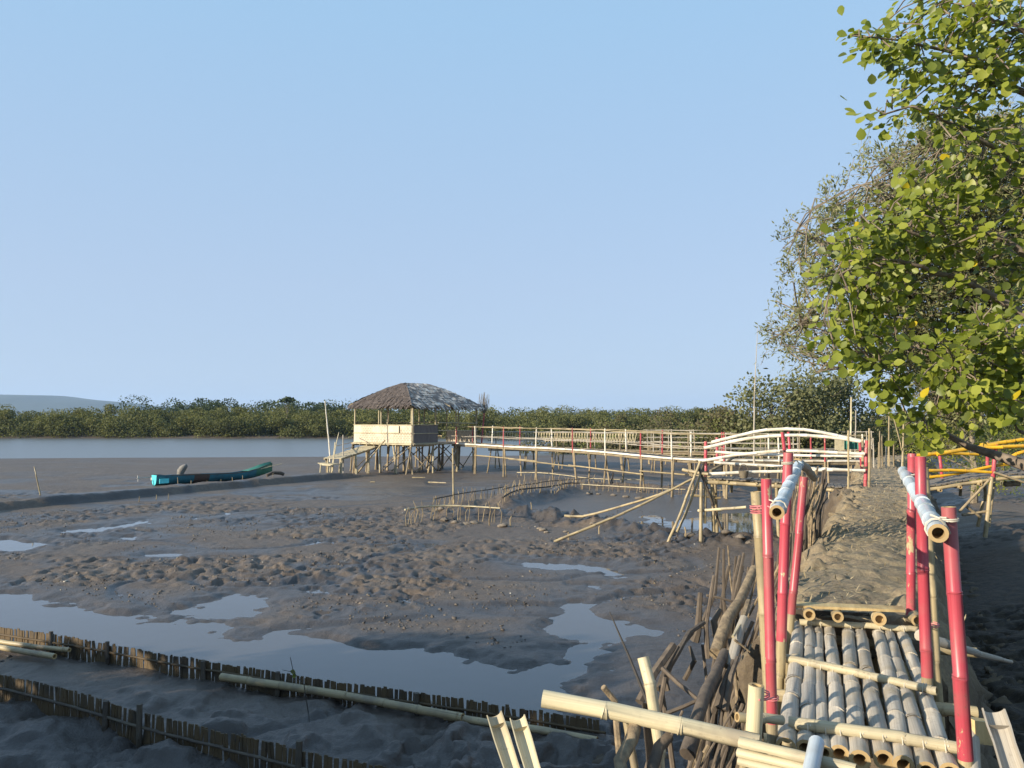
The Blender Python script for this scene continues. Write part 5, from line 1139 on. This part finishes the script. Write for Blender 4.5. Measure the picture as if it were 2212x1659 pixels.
# ================================================================== BOAT
def boat():
    st, bw = P(333, 1046, .08), P(590, 1029, .08); bw = W(588, 1012, 40.2); ax = Vector((bw.x-st.x, bw.y-st.y, 0)); Ln = ax.length; t = ax.normalized(); n_ = Vector((t.y, -t.x, 0)); g = gz(st.x, st.y)
    r = root('outrigger_canoe', (st.x+ax.x/2, st.y+ax.y/2, g), 'long narrow blue wooden boat with a raised green bow lying on the mud', 'boat')
    def sec(u): 
        w = .36*min(1, (u*9+.55))*(1 if u < .6 else max(.03, 1-((u-.6)/.4)**1.8)); keel = g+.0+.30*max(0, (u-.72)/.28)**1.6; top = g+.36+.05*math.cos(u*3)+(.42*((u-.62)/.38)**1.7 if u > .62 else 0)+(.04 if u < .1 else 0); return w, keel, top
    for nm, mats, lo, hi in (('hull', ['blue','hullbrown','green'], 0, 1),):
        mb = MB(); N = 40; ids = []
        for k in range(N+1):
            u = k/N; w, kl, tp = sec(u); c = st+ax*u; row = []
            for e, zf in ((1,1),(.97,.6),(.75,.2),(.3,.0),(-.3,.0),(-.75,.2),(-.97,.6),(-1,1),(-.9,1),(-.86,.5),(0,.15),(.86,.5),(.9,1)):
                row.append(mb.add([Vector((c.x, c.y, kl+(tp-kl)*zf))+n_*w*e]))
            ids.append(row)
        m = len(ids[0])
        for k in range(N):
            u = k/N; mi = 1 if .26 < u < .40 else (2 if u > .8 else 0)
            for j in range(m): mb.face((ids[k][j], ids[k][(j+1) % m], ids[k+1][(j+1) % m], ids[k+1][j]), None, mi)
        mb.face(ids[0][:8][::-1]); mb.face(ids[-1][:8]); build(mb, 'hull', mats, r)
    w, kl, tp = sec(0); mb = MB(); c = st-t*.012
    k = mb.add([Vector((c.x, c.y, z))+n_*e for e, z in ((w*.98, tp), (w*.72, kl+.1), (w*.28, kl+.01), (-w*.28, kl+.01), (-w*.72, kl+.1), (-w*.98, tp))]); mb.face(range(k, k+6))
    k2 = mb.add([Vector((c.x, c.y, z))+n_*e+t*.01 for e, z in ((w*.98, tp), (w*.72, kl+.1), (w*.28, kl+.01), (-w*.28, kl+.01), (-w*.72, kl+.1), (-w*.98, tp))]); mb.face([k2+5-i for i in range(6)])
    for i in range(6): mb.face((k+i, k2+i, k2+(i+1) % 6, k+(i+1) % 6))
    build(mb, 'transom', 'turq', r)
    mb = MB(); mb.box(st+t*.25+n_*(.36)+Vector((0, 0, .14)), (t*.22, n_*.012, (0, 0, .1))); build(mb, 'turquoise_patch', 'turq', r)
    bpole('gunwale', 'dark', [Vector(((st+ax*u).x, (st+ax*u).y, sec(u)[2]))+n_*sec(u)[0] for u in (0, .15, .3, .45, .6, .7, .8, .88, .94)], .022, .02, r, simple=True, n=6)
    mb = MB(); rows = []
    for u in np.linspace(.74, .985, 8):
        w, kl, tp = sec(u); c = st+ax*float(u); rows.append([mb.add([Vector((c.x, c.y, tp+.015+.12*math.sin((u-.74)/.245*math.pi*.8)*(1-abs(e))))+n_*w*e*.98]) for e in (-1, -.5, 0, .5, 1)])
    for a_, b_ in zip(rows, rows[1:]):
        for j in range(4): mb.face((a_[j], a_[j+1], b_[j+1], b_[j]))
    build(mb, 'foredeck', 'green', r)
    bpole('bowsprit', 'pale', [W(*Z6(1460,245), 39.2), W(*Z6(1640,190), 39.6), W(*Z6(1825,145), 40.0)], .022, .014, r, gap=.5, n=6); bpole('bowsprit', 'pale', [W(*Z6(1515,187), 39.7), W(*Z6(1690,172), 39.9)], .016, .012, r, gap=.5, n=6)
    for u in (.15, .35, .55): p = st+ax*u; w, kl, tp = sec(u); mb = MB(); mb.box(Vector((p.x, p.y, tp-.05)), (n_*w*.9, t*.08, (0, 0, .012))); build(mb, 'thwart', 'hullbrown', r)
    e = root('boat_motor', W(388, 1027, 36.6), 'boat engine under a pale draped cloth near the stern of the blue boat', 'engine'); mb = MB(); c = W(390, 1028, 36.6); prev = None
    for j, (z, rr, dx) in enumerate(((0,.12,-.04),(.14,.17,.0),(.30,.21,.06),(.43,.17,.13),(.51,.09,.19),(.53,.01,.2))):
        ring = [mb.add([c+Vector((dx+math.cos(a)*rr*R.uniform(.88, 1.1), math.sin(a)*rr*R.uniform(.88, 1.1), z))]) for a in np.linspace(0, 2*math.pi, 12, False)]
        if prev:
            for k in range(12): mb.face((prev[k], prev[(k+1) % 12], ring[(k+1) % 12], ring[k]))
        prev = ring
    build(mb, 'cloth_cover', 'cloth', e); bpole('propeller_shaft', 'metal', [W(*Z6(490,275), 36.4), W(*Z6(300,300), 35.6), W(*Z6(60,325), 34.8)], .022, .014, e, simple=True, n=6)
    mb = MB(); q = W(*Z6(76,325), 34.85)
    for s_ in (-1, 1): mb.box(q+Vector((0, 0, .07*s_)), (Vector((.012, 0, 0)), Vector((.008*s_, .03, 0)), Vector((0, .01, .06))))
    build(mb, 'propeller', 'metal', e)
    mb = MB(); p = W(*Z6(240,330), 35.5); mb.box(p, ((.02, 0, 0), (0, .03, 0), (0, 0, .06))); build(mb, 'cleat', 'white', r); mb = MB(); mb.box(W(*Z6(330,315), 35.6), ((.025, 0, 0), (0, .03, 0), (0, 0, .06))); build(mb, 'cleat', 'white', r)
boat()
for k, (x, y0, h) in enumerate(((554,405,95),(725,410,60),(930,390,40),(1095,380,45),(1228,390,80),(1345,360,75),(1465,370,35),(300,540,18),(88,570,30),(445,540,30),(1710,345,90))):
    a, b = Z6(x, y0); p = P(a, b, .15); thing(bstick('bank_stake', 'stilt', [p-Vector((0, 0, .2)), W(*Z6(x+R.gauss(0, 6), y0-h), p.y)], .02, .012, n=5), 'thin stake poking out of the low mud bank beside the blue boat', 'stake', 'thin stakes along the low mud bank')
mb = MB(); c = W(*Z6(1790,285), 40.5); prev = None
thing(bstick('driftwood', 'bark', [W(*Z6(1640,290), 40), W(*Z6(1700,262), 40.2), W(*Z6(1800,255), 40.5), W(*Z6(1850,275), 40.6)], .07, .09, n=8, crook=.03, step=.2), 'dark driftwood heap lying behind the bow of the blue boat', 'driftwood')
# ================================================================== AIR, SUN, SKY, CAMERA
hz = MB(); hz.box((0, 1500, 95), ((6300, 0, 0), (0, 6000, 0), (0, 0, 100))); ho = build(hz, 'haze', [], None, False, (0, 0, 0)); tag(ho, kind='stuff')
hm = bpy.data.materials.new('haze_air'); hm.use_nodes = True; ht = hm.node_tree; ht.nodes.remove(ht.nodes['Principled BSDF'])
pv = nd(ht, 'ShaderNodeVolumePrincipled', Density=.00012, Anisotropy=.1); pv.inputs['Color'].default_value = (.52, .72, 1, 1); ht.links.new(pv.outputs[0], ht.nodes['Material Output'].inputs['Volume']); ho.data.materials.append(hm)
EL = math.radians(18); AZ = Vector((-.87, -.49, 0)).normalized()     # towards the sun, on the ground
sd = Vector((AZ.x*math.cos(EL), AZ.y*math.cos(EL), math.sin(EL)))
sl = bpy.data.lights.new('sun', 'SUN'); sl.energy = 5.0; sl.angle = math.radians(.5); sl.color = (1, .88, .70)
so = link(bpy.data.objects.new('sun', sl)); so.rotation_euler = sd.to_track_quat('Z', 'Y').to_euler(); so.location = sd*50
w = bpy.data.worlds.new('World'); S.world = w; w.use_nodes = True; nt = w.node_tree; sk = nt.nodes.new('ShaderNodeTexSky'); sk.sky_type = 'NISHITA'; sk.sun_disc = False
sk.sun_elevation = EL; sk.sun_rotation = math.atan2(AZ.x, AZ.y); sk.air_density = 1.0; sk.dust_density = .3; sk.ozone_density = 2.5; sk.altitude = 0
tc = nt.nodes.new('ShaderNodeTexCoord'); sx = nt.nodes.new('ShaderNodeSeparateXYZ'); nt.links.new(tc.outputs['Generated'], sx.inputs[0])
haze_tone = ramp(nt, sx.outputs[2], [(0, (.184, .230, .306)), (.16, (.182, .233, .312)), (.45, (.150, .238, .338)), (1, (.12, .21, .33))])
hv_ = nd(nt, 'ShaderNodeVectorMath', operation='SCALE', Scale=10.0); nt.links.new(haze_tone, hv_.inputs[0])   # thin high haze over the clear sky
hazy = mixc(nt, .90, sk.outputs[0], hv_.outputs[0]); nt.links.new(hazy, nt.nodes['Background'].inputs[0]); nt.nodes['Background'].inputs[1].default_value = .15
cam = bpy.data.cameras.new('camera'); cam.sensor_width = 36; cam.lens = 36*F/2212; cam.clip_start = .05; cam.clip_end = 20000
co = link(bpy.data.objects.new('camera', cam)); co.location = (0, 0, CAMZ); co.rotation_euler = (math.pi/2+TH, 0, 0); S.camera = co
S.view_settings.view_transform = 'Standard'; S.view_settings.look = 'None'; S.view_settings.exposure = .75; S.view_settings.gamma = 1
S.cycles.max_bounces = 8; S.cycles.transparent_max_bounces = 16; S.cycles.volume_bounces = 1
